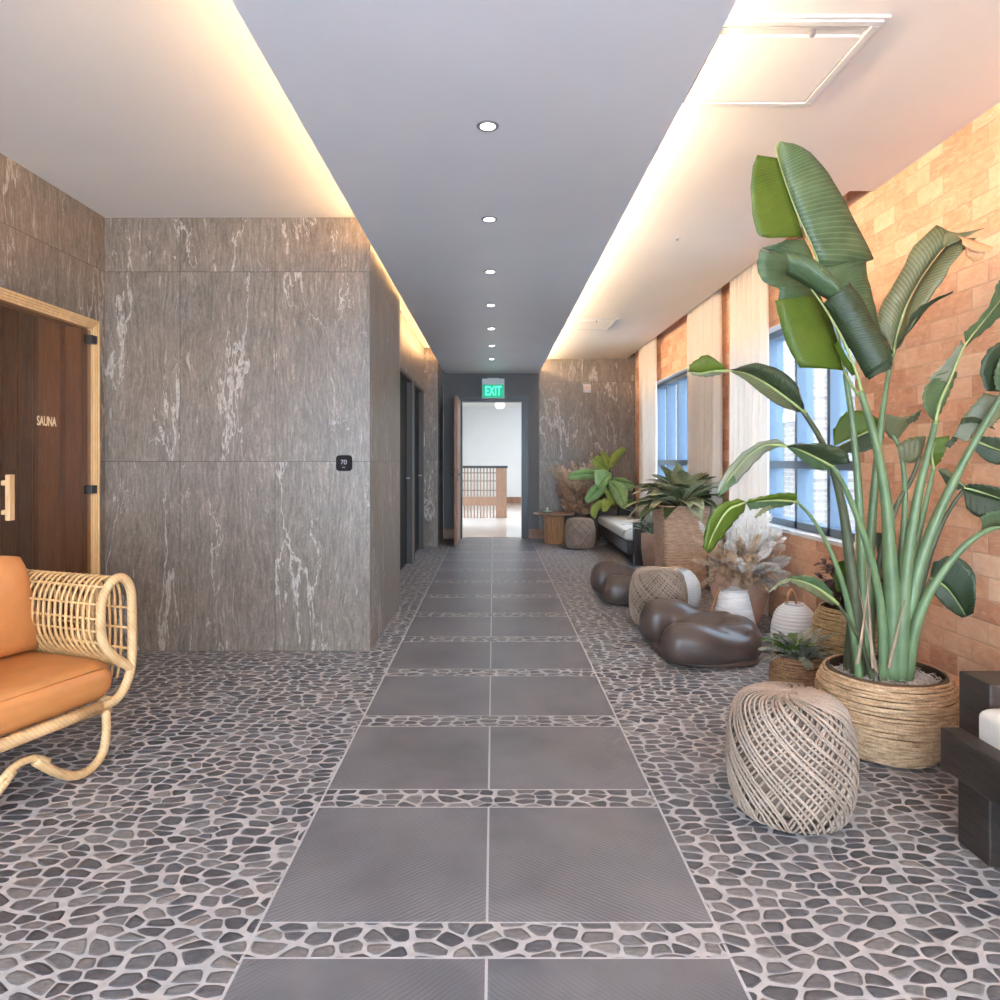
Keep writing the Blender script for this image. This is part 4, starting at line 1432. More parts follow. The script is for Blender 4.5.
for nm, px, d0, d1, r0, r1, m in STEMS:
    d0 = max(d0, 2.86)
    px = [(px[0][0], 459 + 0.945 * FPX / d0)] + px[1:]
    P = crom(px, 22)
    pts, rr = [], []
    for i, (x, y) in enumerate(P):
        t = i / 21
        p = W(x, y, d0 + (d1 - d0) * t * t)
        if i == 0:
            p.z = 0.30
        pts.append(p)
        rr.append(r1 + (r0 - r1) * (1 - t) ** 1.5)
    mb = MB()
    mb.tube(pts, rr, 10)
    child(mb.build('stem', M[m], plant, smooth=True))
# dry sheath strips at the foot
for (x0, y0, x1, y1) in ((873, 668, 866, 560), (889, 668, 905, 600), (877, 672, 858, 585), (858, 664, 872, 560)):
    mb = MB()
    rows = []
    for i in range(12):
        t = i / 11
        p = W(x0 + (x1 - x0) * t, y0 + (y1 - y0) * t, 2.80 + 0.03 * t)
        w = 0.007 * (1 - t) ** 0.6
        rows.append([(p.x - w, p.y, p.z), (p.x, p.y - 0.004, p.z), (p.x + w, p.y, p.z)])
    mb.grid(rows)
    child(mb.build('dry_sheath', M['dry'], plant, solid=0.0015))

LEAVES = [
    # material, midrib (or None), sections [(inner, outer, dI, dO, bulge)]
    ('leafA', [(862, 400), (845, 372), (836, 325), (818, 262), (798, 216), (783, 175), (775, 147)], 2.93, 2.86, [
        ('leafT', [(775, 146), (783, 175), (798, 216), (820, 268)], [(781, 142), (798, 145), (816, 158), (834, 182), (852, 215), (874, 259)], (2.86, 2.92), (2.84, 2.98), 0.02),
        ('leafT', [(820, 268), (832, 305), (845, 350)], [(874, 259), (866, 265), (871, 290), (877, 315), (882, 340)], (2.92, 2.93), (2.98, 3.0), 0.02),
        ('leafA', [(777, 158), (786, 183), (794, 206), (803, 237)], [(757, 155), (752, 172), (751, 196), (754, 222), (759, 235), (768, 238)], (2.86, 2.90), (2.80, 2.86), 0.0),
        ('leafT', [(804, 239), (811, 252), (816, 266)], [(786, 240), (773, 245), (761, 248)], (2.90, 2.91), (2.84, 2.86), 0.0),
        ('leafT', [(816, 262), (812, 275), (806, 288)], [(760, 250), (757, 266), (763, 281), (780, 289)], (2.91, 2.91), (2.85, 2.87), 0.0),
        ('leafT', [(812, 282), (818, 290), (822, 300)], [(780, 287), (779, 294), (778, 301)], (2.91, 2.92), (2.86, 2.88), 0.0),
        ('leafA', [(820, 295), (830, 318), (838, 342), (846, 371)], [(775, 301), (780, 322), (788, 347), (800, 368)], (2.92, 2.93), (2.85, 2.88), 0.02)]),
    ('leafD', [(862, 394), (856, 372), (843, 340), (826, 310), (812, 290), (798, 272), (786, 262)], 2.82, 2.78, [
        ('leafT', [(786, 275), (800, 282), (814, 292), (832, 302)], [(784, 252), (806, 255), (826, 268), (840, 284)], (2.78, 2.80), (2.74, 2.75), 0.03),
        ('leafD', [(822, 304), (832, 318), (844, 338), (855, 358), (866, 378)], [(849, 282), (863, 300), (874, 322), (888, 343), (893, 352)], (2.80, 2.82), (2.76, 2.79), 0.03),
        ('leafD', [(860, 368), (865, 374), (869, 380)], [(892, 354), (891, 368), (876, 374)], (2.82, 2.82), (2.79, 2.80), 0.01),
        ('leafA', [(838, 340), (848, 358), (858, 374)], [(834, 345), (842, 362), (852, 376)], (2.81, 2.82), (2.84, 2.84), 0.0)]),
    ('leafO', [(893, 356), (897, 335), (905, 308), (918, 282), (936, 256), (950, 240), (960, 233)], 3.05, 2.98, [
        ('leafO', [(893, 352), (897, 335), (905, 308), (918, 282), (936, 256), (952, 240)], [(880, 335), (876, 322), (884, 300), (900, 274), (914, 246), (937, 225)], (3.05, 2.98), (3.06, 3.0), 0.02),
        ('leafO', [(895, 350), (899, 335), (907, 308), (920, 282), (938, 256), (950, 242)], [(900, 344), (912, 326), (926, 304), (942, 282), (955, 260), (976, 238)], (3.05, 2.98), (3.0, 2.90), 0.02),
        ('leafO', [(937, 225), (946, 230), (958, 234)], [(942, 248), (952, 244), (984, 228)], (3.0, 2.96), (2.98, 2.9), 0.0),
        ('leafD', [(896, 350), (904, 338), (914, 326), (930, 306), (952, 293)], [(899, 344), (905, 330), (914, 312), (928, 302), (953, 291)], (3.02, 2.95), (2.98, 2.94), 0.0)]),
    ('stemd', None, 0, 0, [
        ('strap', [(957, 235), (968, 240), (978, 246)], [(966, 256), (974, 262), (984, 258)], (2.92, 2.9), (2.90, 2.88), 0.02),
        ('strap', [(958, 236), (972, 240), (993, 247)], [(962, 244), (976, 252), (990, 252)], (2.9, 2.9), (2.86, 2.86), 0.01)]),
    ('leafD', [(806, 413), (785, 397), (765, 383), (745, 373), (728, 371)], 2.80, 2.70, [
        ('leafD', [(803, 412), (785, 397), (765, 383), (745, 373), (730, 370)], [(801, 400), (797, 385), (780, 370), (755, 363), (735, 369)], (2.80, 2.70), (2.76, 2.68), 0.02),
        ('leafO', [(803, 412), (785, 397), (765, 383), (745, 373), (730, 371)], [(798, 412), (780, 406), (762, 394), (745, 380), (733, 373)], (2.80, 2.70), (2.84, 2.72), 0.0)]),
    ('leafA', [(728, 371), (712, 371), (698, 374), (687, 371)], 2.70, 2.66, [
        ('leafA', [(726, 371), (708, 373), (688, 372)], [(722, 364), (706, 355), (689, 365)], (2.70, 2.66), (2.68, 2.65), 0.01),
        ('leafG', [(726, 371), (708, 373), (690, 372)], [(722, 374), (706, 377), (692, 375)], (2.70, 2.66), (2.72, 2.67), 0.0)]),
    ('leafD', [(833, 467), (815, 457), (800, 450), (785, 445)], 2.72, 2.64, [
        ('leafD', [(830, 465), (815, 457), (800, 450), (786, 446)], [(850, 463), (846, 452), (826, 444), (795, 444)], (2.72, 2.64), (2.66, 2.62), 0.02),
        ('leafT', [(830, 465), (815, 457), (800, 450), (786, 446)], [(833, 471), (816, 469), (802, 460), (789, 449)], (2.72, 2.64), (2.75, 2.66), 0.0)]),
    ('leafG', [(786, 446), (765, 445), (746, 458), (730, 478), (718, 494)], 2.64, 2.58, [
        ('leafG', [(786, 446), (765, 445), (746, 458), (730, 478), (719, 493)], [(778, 439), (760, 442), (740, 455), (724, 474), (716, 492)], (2.64, 2.58), (2.62, 2.57), 0.01),
        ('leafG', [(786, 446), (765, 445), (746, 458), (730, 478), (719, 493)], [(778, 447), (764, 454), (750, 468), (736, 483), (720, 495)], (2.64, 2.58), (2.66, 2.6), 0.0),
        ('leafT', [(733, 474), (726, 482), (718, 493)], [(736, 480), (728, 490), (717, 497)], (2.6, 2.58), (2.58, 2.57), 0.0)]),
    ('leafA', [(797, 501), (778, 500), (760, 501), (744, 502)], 2.66, 2.60, [
        ('leafA', [(796, 502), (778, 500), (760, 501), (746, 503)], [(796, 493), (780, 493), (764, 496), (748, 500)], (2.66, 2.60), (2.62, 2.59), 0.01),
        ('leafT', [(796, 502), (778, 500), (760, 501), (746, 503)], [(790, 505), (776, 508), (762, 508), (750, 510)], (2.66, 2.60), (2.68, 2.62), 0.0),
        ('leafO', [(770, 505), (762, 509), (754, 517)], [(775, 507), (766, 512), (756, 518)], (2.64, 2.62), (2.65, 2.62), 0.0)]),
    ('leafA', [(744, 502), (728, 510), (715, 530), (706, 552)], 2.60, 2.55, [
        ('leafA', [(746, 502), (728, 510), (715, 530), (706, 552)], [(738, 499), (720, 504), (707, 522), (703, 548)], (2.60, 2.55), (2.58, 2.54), 0.01),
        ('leafA', [(746, 502), (728, 510), (715, 530), (706, 552)], [(745, 510), (736, 520), (723, 536), (709, 554)], (2.60, 2.55), (2.63, 2.57), 0.0)]),
    ('leafO', [(838, 604), (820, 590), (804, 582), (790, 579)], 2.68, 2.62, [
        ('leafT', [(836, 603), (820, 590), (804, 582), (790, 579)], [(832, 592), (822, 581), (808, 576), (792, 576)], (2.68, 2.62), (2.66, 2.61), 0.0),
        ('leafO', [(836, 603), (820, 590), (804, 582), (790, 579)], [(832, 605), (817, 597), (804, 589), (790, 582)], (2.68, 2.62), (2.7, 2.63), 0.0),
        ('leafO', [(792, 577), (780, 581), (769, 591)], [(790, 581), (781, 585), (770, 592)], (2.62, 2.6), (2.62, 2.6), 0.0)]),
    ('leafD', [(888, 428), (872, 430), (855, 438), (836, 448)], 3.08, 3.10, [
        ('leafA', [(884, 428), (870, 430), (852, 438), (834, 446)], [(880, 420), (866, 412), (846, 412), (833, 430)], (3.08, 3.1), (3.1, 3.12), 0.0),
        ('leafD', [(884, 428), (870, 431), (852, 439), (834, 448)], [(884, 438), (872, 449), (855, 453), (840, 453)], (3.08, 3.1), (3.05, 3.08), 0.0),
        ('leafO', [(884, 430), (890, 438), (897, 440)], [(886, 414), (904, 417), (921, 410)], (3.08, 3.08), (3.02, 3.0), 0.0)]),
    ('leafO', None, 0, 0, [
        ('leafO', [(921, 456), (911, 463), (901, 459)], [(926, 436), (910, 438), (896, 446)], (3.06, 3.04), (3.05, 3.05), 0.0),
        ('leafD', [(905, 417), (915, 414), (923, 409)], [(908, 424), (917, 420), (921, 410)], (3.02, 3.0), (3.0, 3.0), 0.0)]),
    ('leafA', [(934, 470), (932, 455), (936, 440)], 2.98, 2.97, [
        ('leafA', [(934, 469), (932, 455), (934, 438)], [(929, 462), (926, 450), (928, 438)], (2.98, 2.97), (3.0, 2.99), 0.0),
        ('leafA', [(934, 469), (932, 455), (934, 438)], [(940, 462), (946, 450), (950, 436)], (2.98, 2.97), (2.95, 2.94), 0.0),
        ('leafD', [(944, 446), (950, 440), (956, 432)], [(950, 448), (957, 440), (958, 434)], (2.94, 2.93), (2.93, 2.92), 0.0)]),
    ('leafT', [(935, 424), (940, 402), (950, 380), (958, 360), (965, 345), (978, 328), (994, 308), (1008, 290)], 2.76, 2.70, [
        ('leafT', [(935, 422), (940, 402), (949, 380), (954, 370)], [(930, 417), (923, 404), (925, 388), (937, 374)], (2.76, 2.74), (2.72, 2.72), 0.0),
        ('leafT', [(935, 422), (940, 402), (949, 380), (954, 370)], [(938, 418), (945, 404), (951, 390), (957, 373)], (2.76, 2.74), (2.78, 2.76), 0.0),
        ('leafG', [(948, 382), (957, 362), (964, 345)], [(928, 379), (944, 364), (962, 340)], (2.74, 2.73), (2.72, 2.72), 0.0),
        ('leafT', [(966, 347), (980, 328), (996, 310), (1010, 292)], [(964, 332), (976, 322), (990, 304), (996, 286), (1000, 280)], (2.73, 2.7), (2.70, 2.68), 0.0),
        ('leafT', [(966, 347), (980, 328), (996, 310), (1010, 292)], [(968, 344), (986, 330), (1002, 314), (1012, 300)], (2.73, 2.7), (2.75, 2.72), 0.0)]),
    ('leafD', [(1006, 392), (1000, 375), (1004, 350)], 2.74, 2.72, [
        ('leafD', [(1004, 392), (1002, 372), (1008, 345)], [(986, 391), (980, 370), (988, 350), (1004, 340)], (2.74, 2.72), (2.70, 2.70), 0.01),
        ('leafT', [(1008, 396), (1010, 376), (1012, 356)], [(996, 390), (994, 376), (999, 358)], (2.7, 2.7), (2.68, 2.68), 0.01)]),
    ('leafG', None, 0, 0, [
        ('leafG', [(1006, 398), (990, 418), (976, 432), (966, 442)], [(984, 393), (974, 404), (963, 418), (953, 436)], (2.82, 2.84), (2.84, 2.88), 0.0),
        ('leafD', [(962, 418), (975, 417), (990, 424)], [(960, 424), (976, 423), (996, 430)], (2.83, 2.83), (2.82, 2.82), 0.0),
        ('leafO', [(1000, 400), (990, 410), (980, 424)], [(1008, 410), (998, 420), (990, 428)], (2.80, 2.8), (2.8, 2.8), 0.0)]),
    ('leafD', [(968, 437), (985, 445), (1005, 452)], 2.88, 2.84, [
        ('leafD', [(970, 437), (985, 446), (1006, 452)], [(978, 436), (990, 437), (1006, 438)], (2.88, 2.84), (2.86, 2.82), 0.0),
        ('leafD', [(970, 437), (985, 446), (1006, 452)], [(974, 450), (988, 462), (1006, 466)], (2.88, 2.84), (2.88, 2.84), 0.0)]),
    ('leafD', [(964, 487), (980, 492), (1005, 500)], 2.92, 2.86, [
        ('leafD', [(963, 488), (982, 494), (1005, 502)], [(970, 484), (986, 485), (1005, 490)], (2.92, 2.86), (2.88, 2.84), 0.0),
        ('leafD', [(963, 488), (982, 494), (1005, 502)], [(966, 508), (980, 517), (1005, 509)], (2.92, 2.86), (2.9, 2.85), 0.0),
        ('leafD', [(938, 470), (950, 478), (965, 487)], [(947, 486), (952, 490), (963, 489)], (2.94, 2.92), (2.93, 2.91), 0.0),
        ('leafO', [(938, 469), (948, 470), (966, 486)], [(940, 472), (950, 478), (964, 488)], (2.94, 2.92), (2.94, 2.92), 0.0)]),
    ('leafT', None, 0, 0, [
        ('leafT', [(1006, 526), (992, 526), (981, 530)], [(1006, 510), (990, 512), (980, 518)], (2.70, 2.69), (2.66, 2.66), 0.01)]),
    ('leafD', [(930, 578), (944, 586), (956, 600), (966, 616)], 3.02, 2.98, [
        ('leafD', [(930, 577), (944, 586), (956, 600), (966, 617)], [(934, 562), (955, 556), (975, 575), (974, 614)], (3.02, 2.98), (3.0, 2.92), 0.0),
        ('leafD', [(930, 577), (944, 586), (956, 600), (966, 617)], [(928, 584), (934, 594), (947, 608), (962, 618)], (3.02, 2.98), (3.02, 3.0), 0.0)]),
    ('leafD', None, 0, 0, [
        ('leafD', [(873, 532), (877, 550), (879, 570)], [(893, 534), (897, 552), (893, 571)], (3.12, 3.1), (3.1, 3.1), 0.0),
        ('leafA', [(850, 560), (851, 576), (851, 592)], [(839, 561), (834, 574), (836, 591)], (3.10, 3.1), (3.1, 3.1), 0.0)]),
]
q = 0
for lm, mid, d0, d1, secs in LEAVES:
    first = None
    for (m, inn, out, dI, dO, bu) in secs:
        mb = MB()
        blade(mb, inn, out, dI, dO, bu, ph=q * 1.3)
        q += 1
        o = mb.build('leaf' if first is None else 'leaf_segment', M[m], None, smooth=True, solid=0.0014)
        if first is None:
            first = child(o)
        else:
            o.parent = first
    if mid:
        P = crom(mid, 26)
        mb = MB()
        mb.tube([W(x, y, d0 + (d1 - d0) * i / 25 - 0.003) for i, (x, y) in enumerate(P)], [0.0062 * (1 - i / 25) + 0.0012 for i in range(26)], 6)
        mb.build('midrib', M['rib'], first, smooth=True)

# ---- leaf rosettes -------------------------------------------------
def rosette_leaf(mb, L0, wid, pitch0, droop, yaw, base=(0, 0, 0), fold=0.25, n=12, twist=0.0):
    """arching leaf with a pointed tip; pitch0 is its first angle above level"""
    p = Vector(base)
    ang = pitch0
    rows = []
    dirh = Vector((math.cos(yaw), math.sin(yaw), 0))
    side = Vector((-math.sin(yaw), math.cos(yaw), 0))
    for i in range(n + 1):
        t = i / n
        f = dirh * math.cos(ang) + Vector((0, 0, math.sin(ang)))
        up = dirh * -math.sin(ang) + Vector((0, 0, math.cos(ang)))
        w = wid * (math.sin(PI * min(1, max(0, (t - 0.16) / 0.84)) ** 0.85) if t > 0.16 else 0.0) + 0.003
        sd = side * math.cos(twist * t) + up * math.sin(twist * t)
        r = []
        for s in (-1, -0.5, 0, 0.5, 1):
            r.append(tuple(p + sd * (w * s) + up * (abs(s) * w * fold + 0.004 * math.sin(t * 17 + s * 2) * abs(s))))
        rows.append(r)
        p = p + f * (L0 / n)
        ang -= droop / n
    mb.grid(rows)
def rosette(parent, mats, cnt, L0, L1, wid, z, seed, spread=1.0, pmin=0.1, pmax=1.4, droop=1.6, center=(0, 0), xmax=9.0):
    rnd = random.Random(seed)
    for i in range(cnt):
        t = i / cnt
        mb = MB()
        yaw = i * 2.39996 + rnd.uniform(-0.3, 0.3)
        pitch = pmin + (pmax - pmin) * t + rnd.uniform(-0.12, 0.12)
        L0i = rnd.uniform(L0, L1) * (1.0 - 0.15 * t)
        rosette_leaf(mb, L0i, wid * rnd.uniform(0.8, 1.15), pitch, droop * rnd.uniform(0.7, 1.2), yaw,
                     (center[0] + 0.02 * math.cos(yaw), center[1] + 0.02 * math.sin(yaw), z), twist=rnd.uniform(-0.5, 0.5))
        mb.v = [(min(x, xmax), y2, z2) for x, y2, z2 in mb.v]
        mb.build('leaf', mats[i % len(mats)], parent, smooth=True, solid=0.001)

M['aglA'] = leaf_mat('variegated_leaf', (0.24, 0.25, 0.11), (0.50, 0.47, 0.30), (0.62, 0.57, 0.42), 14, 0.2)
M['aglB'] = leaf_mat('variegated_leaf_dark', (0.055, 0.085, 0.025), (0.15, 0.18, 0.07), (0.28, 0.29, 0.15), 14, 0.2)
M['lime'] = leaf_mat('lime_leaf', (0.28, 0.42, 0.15), (0.46, 0.60, 0.30), (0.58, 0.70, 0.44), 18, 0.35)
M['yellowg'] = leaf_mat('yellow_green_leaf', (0.34, 0.40, 0.06), (0.54, 0.56, 0.16), (0.55, 0.58, 0.25), 18, 0.35)
M['fern'] = leaf_mat('fresh_green_leaf', (0.07, 0.13, 0.02), (0.17, 0.25, 0.05), (0.25, 0.32, 0.12), 12, 0.3)
M['succ'] = leaf_mat('grey_succulent_leaf', (0.14, 0.14, 0.10), (0.38, 0.38, 0.30), (0.5, 0.48, 0.4), 12, 0.1)
M['bract'] = leaf_mat('dusky_brown_leaf', (0.055, 0.022, 0.022), (0.13, 0.06, 0.05), (0.22, 0.12, 0.10), 8, 0.15)
M['woven'] = basket_mat('woven_planter', (0.36, 0.20, 0.12), (0.66, 0.43, 0.28))

# tall woven planter by the far window
root = empty('leafy_plant', (1.835, 6.72, 0))
tag(root, 'dense variegated leafy plant in a tall woven planter between the curtains', 'potted plant')
mb = MB()
rndp = random.Random(9)
rows = []
ns = 60
for q in range(ns + 1):
    z = 0.80 * q / ns
    s = 0.205 + 0.022 * z / 0.8 + (0.0022 if q % 2 else -0.0012) + rndp.uniform(-0.001, 0.001)
    r = []
    for cx, cy, st in ((1, -1, -PI / 2), (1, 1, 0), (-1, 1, PI / 2), (-1, -1, PI)):
        for i in range(5):
            a = st + PI / 2 * i / 4
            r.append((cx * (s - 0.04) + 0.04 * math.cos(a), cy * (s - 0.04) + 0.04 * math.sin(a), z))
    r.append(r[0])
    rows.append(r)
mb.grid(rows)
mb.uv = {}
mb.build('planter', M['woven'], root)
MB().box(-0.20, 0.20, -0.20, 0.20, 0.70, 0.77).build('soil', M['soil'], root)
rosette(root, [M['aglA'], M['aglB'], M['aglA']], 66, 0.46, 0.66, 0.076, 0.77, 5, pmin=0.25, pmax=1.45, droop=1.25, xmax=0.34)

# small basket plant
root = empty('basket_plant', (1.573, 3.55, 0))
tag(root, 'small woven basket with green and grey succulent leaves, behind the foreground pouf', 'potted plant')
basket(root, [(0.10, 0.006), (0.118, 0.03), (0.130, 0.09), (0.130, 0.15), (0.118, 0.215), (0.108, 0.235)], 0.0095, M['basketdark'], 7)
tag(MB().lathe([(0.0, 0.21), (0.115, 0.195)], 30).build('soil', M['soil'], root), kind='stuff')
rosette(root, [M['succ']], 38, 0.15, 0.24, 0.017, 0.22, 8, pmin=0.1, pmax=1.35, droop=0.9, center=(0.01, -0.02))
rosette(root, [M['fern']], 10, 0.12, 0.18, 0.034, 0.23, 9, pmin=0.9, pmax=1.45, droop=1.2, center=(-0.03, 0.0))
def sprig(root, name, mat, stemmat, cnt, h0, h1, spread, z, seed, lw, ll, per, base=0.03, xmax=9.0):
    rnd = random.Random(seed)
    for i in range(cnt):
        a = rnd.uniform(0, 2 * PI)
        H = rnd.uniform(h0, h1); R = spread * rnd.uniform(0.2, 1.0)
        p0 = Vector((base * math.cos(a), base * math.sin(a), z))
        p2 = p0 + Vector((R * math.cos(a), R * math.sin(a), H))
        p2.x = min(p2.x, xmax - 0.05)
        p1 = p0.lerp(p2, 0.5) + Vector((0, 0, 0.06))
        P = crom([p0, p1, p2], 14)
        mb = MB()
        mb.tube(P, 0.002, 5)
        st = mb.build('sprig', stemmat, root, smooth=True)
        lf = MB()
        for k in range(per):
            t = 0.3 + 0.7 * k / per
            p = Vector(P[min(13, int(t * 13))])
            rosette_leaf(lf, ll * rnd.uniform(0.7, 1.2), lw, rnd.uniform(-0.3, 1.0), 0.8, rnd.uniform(0, 6.3), p, n=5)
        lf.build(name, mat, st, smooth=True)
# golden basket with dusky brown foliage
root = empty('basket_plant', (1.95, 3.76, 0))
tag(root, 'golden woven basket of dusky brown foliage below the near window', 'potted plant')
basket(root, [(0.135, 0.006), (0.165, 0.04), (0.188, 0.14), (0.192, 0.24), (0.178, 0.34), (0.150, 0.42), (0.140, 0.435)], 0.0105, M['basketpale'], 12)
tag(MB().lathe([(0.0, 0.40), (0.14, 0.385)], 30).build('soil', M['soil'], root), kind='stuff')
sprig(root, 'foliage', M['bract'], M['stemd'], 34, 0.12, 0.32, 0.20, 0.38, 21, 0.013, 0.05, 15, xmax=0.25)

# end wall: lime leaved plant and dried plumes
root = empty('lime_leaf_plant', (1.62, 10.42, 0))
tag(root, 'broad lime green leaved plant in the corner by the stone end wall', 'potted plant')
MB().lathe([(0.11, 0.0), (0.13, 0.02), (0.17, 0.30), (0.175, 0.36), (0.16, 0.355), (0.14, 0.30), (0.0, 0.30)], 40).build('pot', M['ropecore'], root, smooth=True)
LX, LY = root.location.x, root.location.y
LIME = [
    ('lime', [(611, 473), (605, 480), (598, 488)], [(604, 469), (595, 471), (595, 483)], [(612, 478), (608, 484), (601, 488)], 9.98),
    ('lime', [(608, 481), (618, 491), (625, 509)], [(615, 480), (627, 488), (627, 505)], [(608, 488), (613, 499), (621, 508)], 9.95),
    ('lime', [(607, 481), (597, 490), (586, 502)], [(600, 480), (590, 489), (584, 499)], [(606, 492), (598, 499), (588, 504)], 10.0),
    ('yellowg', [(610, 468), (616, 459), (625, 448)], [(608, 462), (613, 453), (622, 447)], [(614, 466), (620, 458), (626, 450)], 10.1),
    ('yellowg', [(611, 468), (607, 460), (602, 451)], [(606, 466), (603, 459), (600, 452)], [(612, 463), (609, 457), (604, 451)], 10.12),
    ('lime', [(597, 474), (583, 474), (568, 477)], [(594, 469), (582, 469), (570, 473)], [(596, 479), (583, 480), (570, 480)], 10.05),
    ('yellowg', [(609, 470), (601, 464), (594, 457)], [(602, 470), (595, 468), (592, 462)], [(611, 466), (606, 460), (598, 455)], 10.15),
    ('lime', [(611, 480), (622, 482), (635, 485)], [(614, 477), (624, 478), (633, 483)], [(612, 484), (622, 489), (632, 491)], 10.05),
    ('yellowg', [(604, 500), (596, 507), (594, 519)], [(599, 500), (591, 507), (591, 516)], [(605, 505), (599, 510), (596, 518)], 9.9),
    ('yellowg', [(604, 498), (607, 504), (604, 512)], [(602, 500), (602, 506), (602, 511)], [(609, 499), (611, 505), (607, 511)], 9.92),
    ('lime', [(614, 500), (624, 504), (634, 501)], [(616, 497), (625, 499), (633, 499)], [(614, 504), (624, 508), (633, 504)], 10.15),
    ('yellowg', [(606, 486), (612, 494), (613, 505)], [(603, 488), (606, 496), (609, 504)], [(611, 486), (616, 494), (616, 503)], 10.1),
]
for m, mid, o1, o2, dd in LIME:
    P = crom(mid, 12)
    b0 = W(607, 505, 10.38)
    pts = [tuple(b0), tuple((b0 + W(mid[0][0], mid[0][1], dd)) / 2 + Vector((0, 0.06, 0.05))), tuple(W(mid[0][0], mid[0][1], dd))]
    mb = MB()
    mb.tube([(LX, LY, 0.31)] + crom(pts, 10), 0.008, 6)
    st = mb.build('stem', M['stem'], root, smooth=True)
    st.location = (-LX, -LY, 0)
    lf = None
    for oo, dz in ((o1, -0.06), (o2, 0.05)):
        mb = MB()
        blade(mb, mid, oo, (dd, dd - 0.12), (dd + dz, dd - 0.12 + dz), 0.008, n=12, m=5)
        o = mb.build('leaf' if lf is None else 'leaf_half', M[m], st, smooth=True, solid=0.0014)
        lf = lf or o

def plume_mat(name, c0, c1):
    k = N(name)
    nz = k.noise(k.obj(), 30, 3)
    k.base(k.ramp(nz, [(0.3, c0), (0.7, c1)]), 0.9)
    tr = k.n('ShaderNodeBsdfTranslucent'); tr.inputs[0].default_value = (*c1, 1)
    mx = k.n('ShaderNodeMixShader'); mx.inputs[0].default_value = 0.3
    k.l(k.b.outputs[0], mx.inputs[1]); k.l(tr.outputs[0], mx.inputs[2])
    k.l(mx.outputs[0], k.out.inputs[0])
    return k.m
M['plW'] = plume_mat('white_plume', (0.66, 0.60, 0.54), (0.86, 0.82, 0.77))
M['plT'] = plume_mat('tan_plume', (0.50, 0.34, 0.22), (0.74, 0.56, 0.40))
M['plB'] = plume_mat('brown_plume', (0.46, 0.29, 0.20), (0.70, 0.50, 0.37))
M['plP'] = plume_mat('peach_plume', (0.88, 0.68, 0.53), (0.95, 0.82, 0.70))
M['stalk'] = plain('dry_stalk', (0.50, 0.36, 0.22), 0.7)

def plume(mb, p0, p1, head, rad, seed, n=210, hl=0.034):
    """feathery seed head along the last part of a bent stalk"""
    rnd = random.Random(seed)
    p0, p1 = Vector(p0), Vector(p1)
    mid = p0.lerp(p1, 0.55) + Vector((0, 0, 0.05 * (p1 - p0).length))
    P = [Vector(p) for p in crom([p0, mid, p1], 24)]
    st = int(24 * (1 - head))
    for q in range(n):
        t = q / n
        i = st + t * (22.9 - st)
        k = int(i)
        c = P[k].lerp(P[min(k + 1, 23)], i - k)
        ax = (P[min(k + 1, 23)] - P[k]).normalized()
        o = ax.orthogonal().normalized()
        o.rotate(Matrix.Rotation(rnd.uniform(0, 2 * PI), 3, ax))
        r = rad * (math.sin(PI * min(1, 0.08 + 0.9 * t)) ** 0.6) * rnd.uniform(0.7, 1.15)
        tip = c + o * r + ax * hl * rnd.uniform(0.6, 1.3) + Vector((0, 0, -0.004))
        sd = ax.cross(o) * 0.0028
        m = c.lerp(tip, 0.55) + o * r * 0.15
        b = len(mb.v)
        mb.v += [tuple(c), tuple(m + sd), tuple(m - sd), tuple(tip)]
        mb.f += [(b, b + 1, b + 2), (b + 1, b + 3, b + 2)]
    return P
def bouquet(root, specs, z, seed, rbase=0.05, thick=0.0018, xmax=9.0, ymax=9.0):
    rnd = random.Random(seed)
    for (cnt, mname, el0, el1, az0, az1, l0, l1, rad, head) in specs:
        for i in range(cnt):
            el, az, LL = rnd.uniform(el0, el1), rnd.uniform(az0, az1), rnd.uniform(l0, l1)
            dv = Vector((math.cos(az) * math.cos(el), math.sin(az) * math.cos(el), math.sin(el)))
            p0 = Vector((rbase * math.cos(az), rbase * math.sin(az), z))
            p1 = p0 + dv * LL
            p1.x, p1.y = min(p1.x, xmax - 0.05), min(p1.y, ymax - 0.05)
            mb = MB()
            P = plume(mb, p0, p1, head, rad * rnd.uniform(0.8, 1.2), rnd.randint(0, 9999))
            s = MB(); s.tube(P, thick, 4)
            st = s.build('stalk', M['stalk'], root)
            mb.build('plume', M[mname], st)

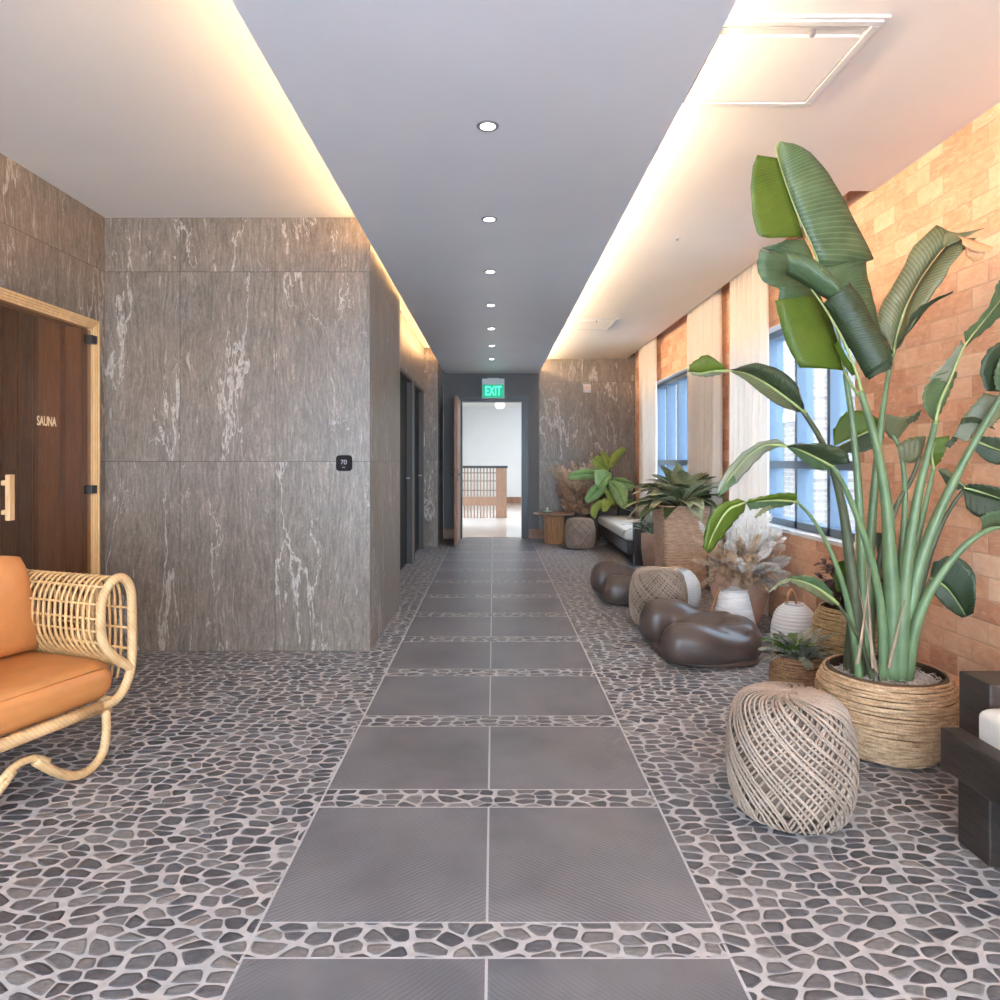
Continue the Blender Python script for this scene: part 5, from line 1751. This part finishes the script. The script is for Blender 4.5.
# clay vase with dried plumes
M['clay'] = plain('weathered_pink_clay', (0.48, 0.30, 0.22), 0.75, var=0.22, sc=5)
root = empty('plume_vase', (1.845, 5.14, 0))
tag(root, 'pinkish clay vase full of white and tan dried grass plumes below the window', 'vase')
MB().lathe([(0.0, 0.0), (0.125, 0.0), (0.138, 0.012), (0.172, 0.12), (0.205, 0.25), (0.212, 0.32), (0.200, 0.37), (0.18, 0.388), (0.165, 0.385), (0.18, 0.35), (0.16, 0.18), (0.0, 0.1)], 56).build('vase', M['clay'], root, smooth=True)
bouquet(root, [
    (20, 'plW', 0.85, 1.5, -PI, PI, 0.38, 0.54, 0.044, 0.6),
    (28, 'plW', 0.30, 1.0, -2.2, 0.3, 0.30, 0.46, 0.042, 0.6),
    (22, 'plT', 0.15, 1.0, -3.3, -1.2, 0.30, 0.44, 0.038, 0.6),
    (12, 'plB', 0.3, 1.0, -2.8, -0.2, 0.24, 0.38, 0.026, 0.5),
    (14, 'plW', -0.1, 0.5, -1.5, 0.0, 0.24, 0.36, 0.036, 0.65),
    (12, 'plT', -0.25, 0.3, -3.2, -1.4, 0.24, 0.36, 0.036, 0.65)], 0.37, 33, xmax=0.33)
# dried plumes by the end wall
root = empty('dried_plumes', (1.34, 10.45, 0))
tag(root, 'bunch of peach and brown dried plumes in a slim pot against the stone end wall', 'dried flowers')
MB().lathe([(0.0, 0.0), (0.09, 0.0), (0.10, 0.02), (0.12, 0.30), (0.10, 0.42), (0.085, 0.42), (0.09, 0.35), (0.0, 0.3)], 36).build('pot', M['ropecore'], root, smooth=True)
bouquet(root, [
    (26, 'plP', 0.95, 1.5, -3.3, 0.4, 0.62, 0.92, 0.080, 0.55),
    (14, 'plT', 0.75, 1.15, -3.1, -1.0, 0.42, 0.62, 0.075, 0.55),
    (24, 'plB', 0.1, 0.9, -3.0, -0.2, 0.22, 0.40, 0.055, 0.65)], 0.42, 44, thick=0.003, ymax=0.25)
# thin pale blades beside the planter, below the far window
root = empty('grass_plant', (1.76, 7.60, 0))
tag(root, 'thin bladed pale grass in a low pot beside the tall woven planter', 'potted plant')
MB().lathe([(0.0, 0.0), (0.09, 0.0), (0.12, 0.25), (0.12, 0.42), (0.105, 0.42), (0.10, 0.36), (0.0, 0.35)], 32).build('pot', M['clay'], root, smooth=True)
rndg = random.Random(71)
M['gblade'] = leaf_mat('thin_grass_blade', (0.16, 0.20, 0.14), (0.36, 0.40, 0.34), (0.4, 0.42, 0.36), 4, 0.3)
for q in range(34):
    mb = MB()
    rosette_leaf(mb, rndg.uniform(0.35, 0.62), 0.005, rndg.uniform(0.9, 1.45), rndg.uniform(0.8, 2.2), rndg.uniform(0, 6.3), (0, 0, 0.36), n=10)
    mb.build('blade', M['gblade'], root, smooth=True, solid=0.001)
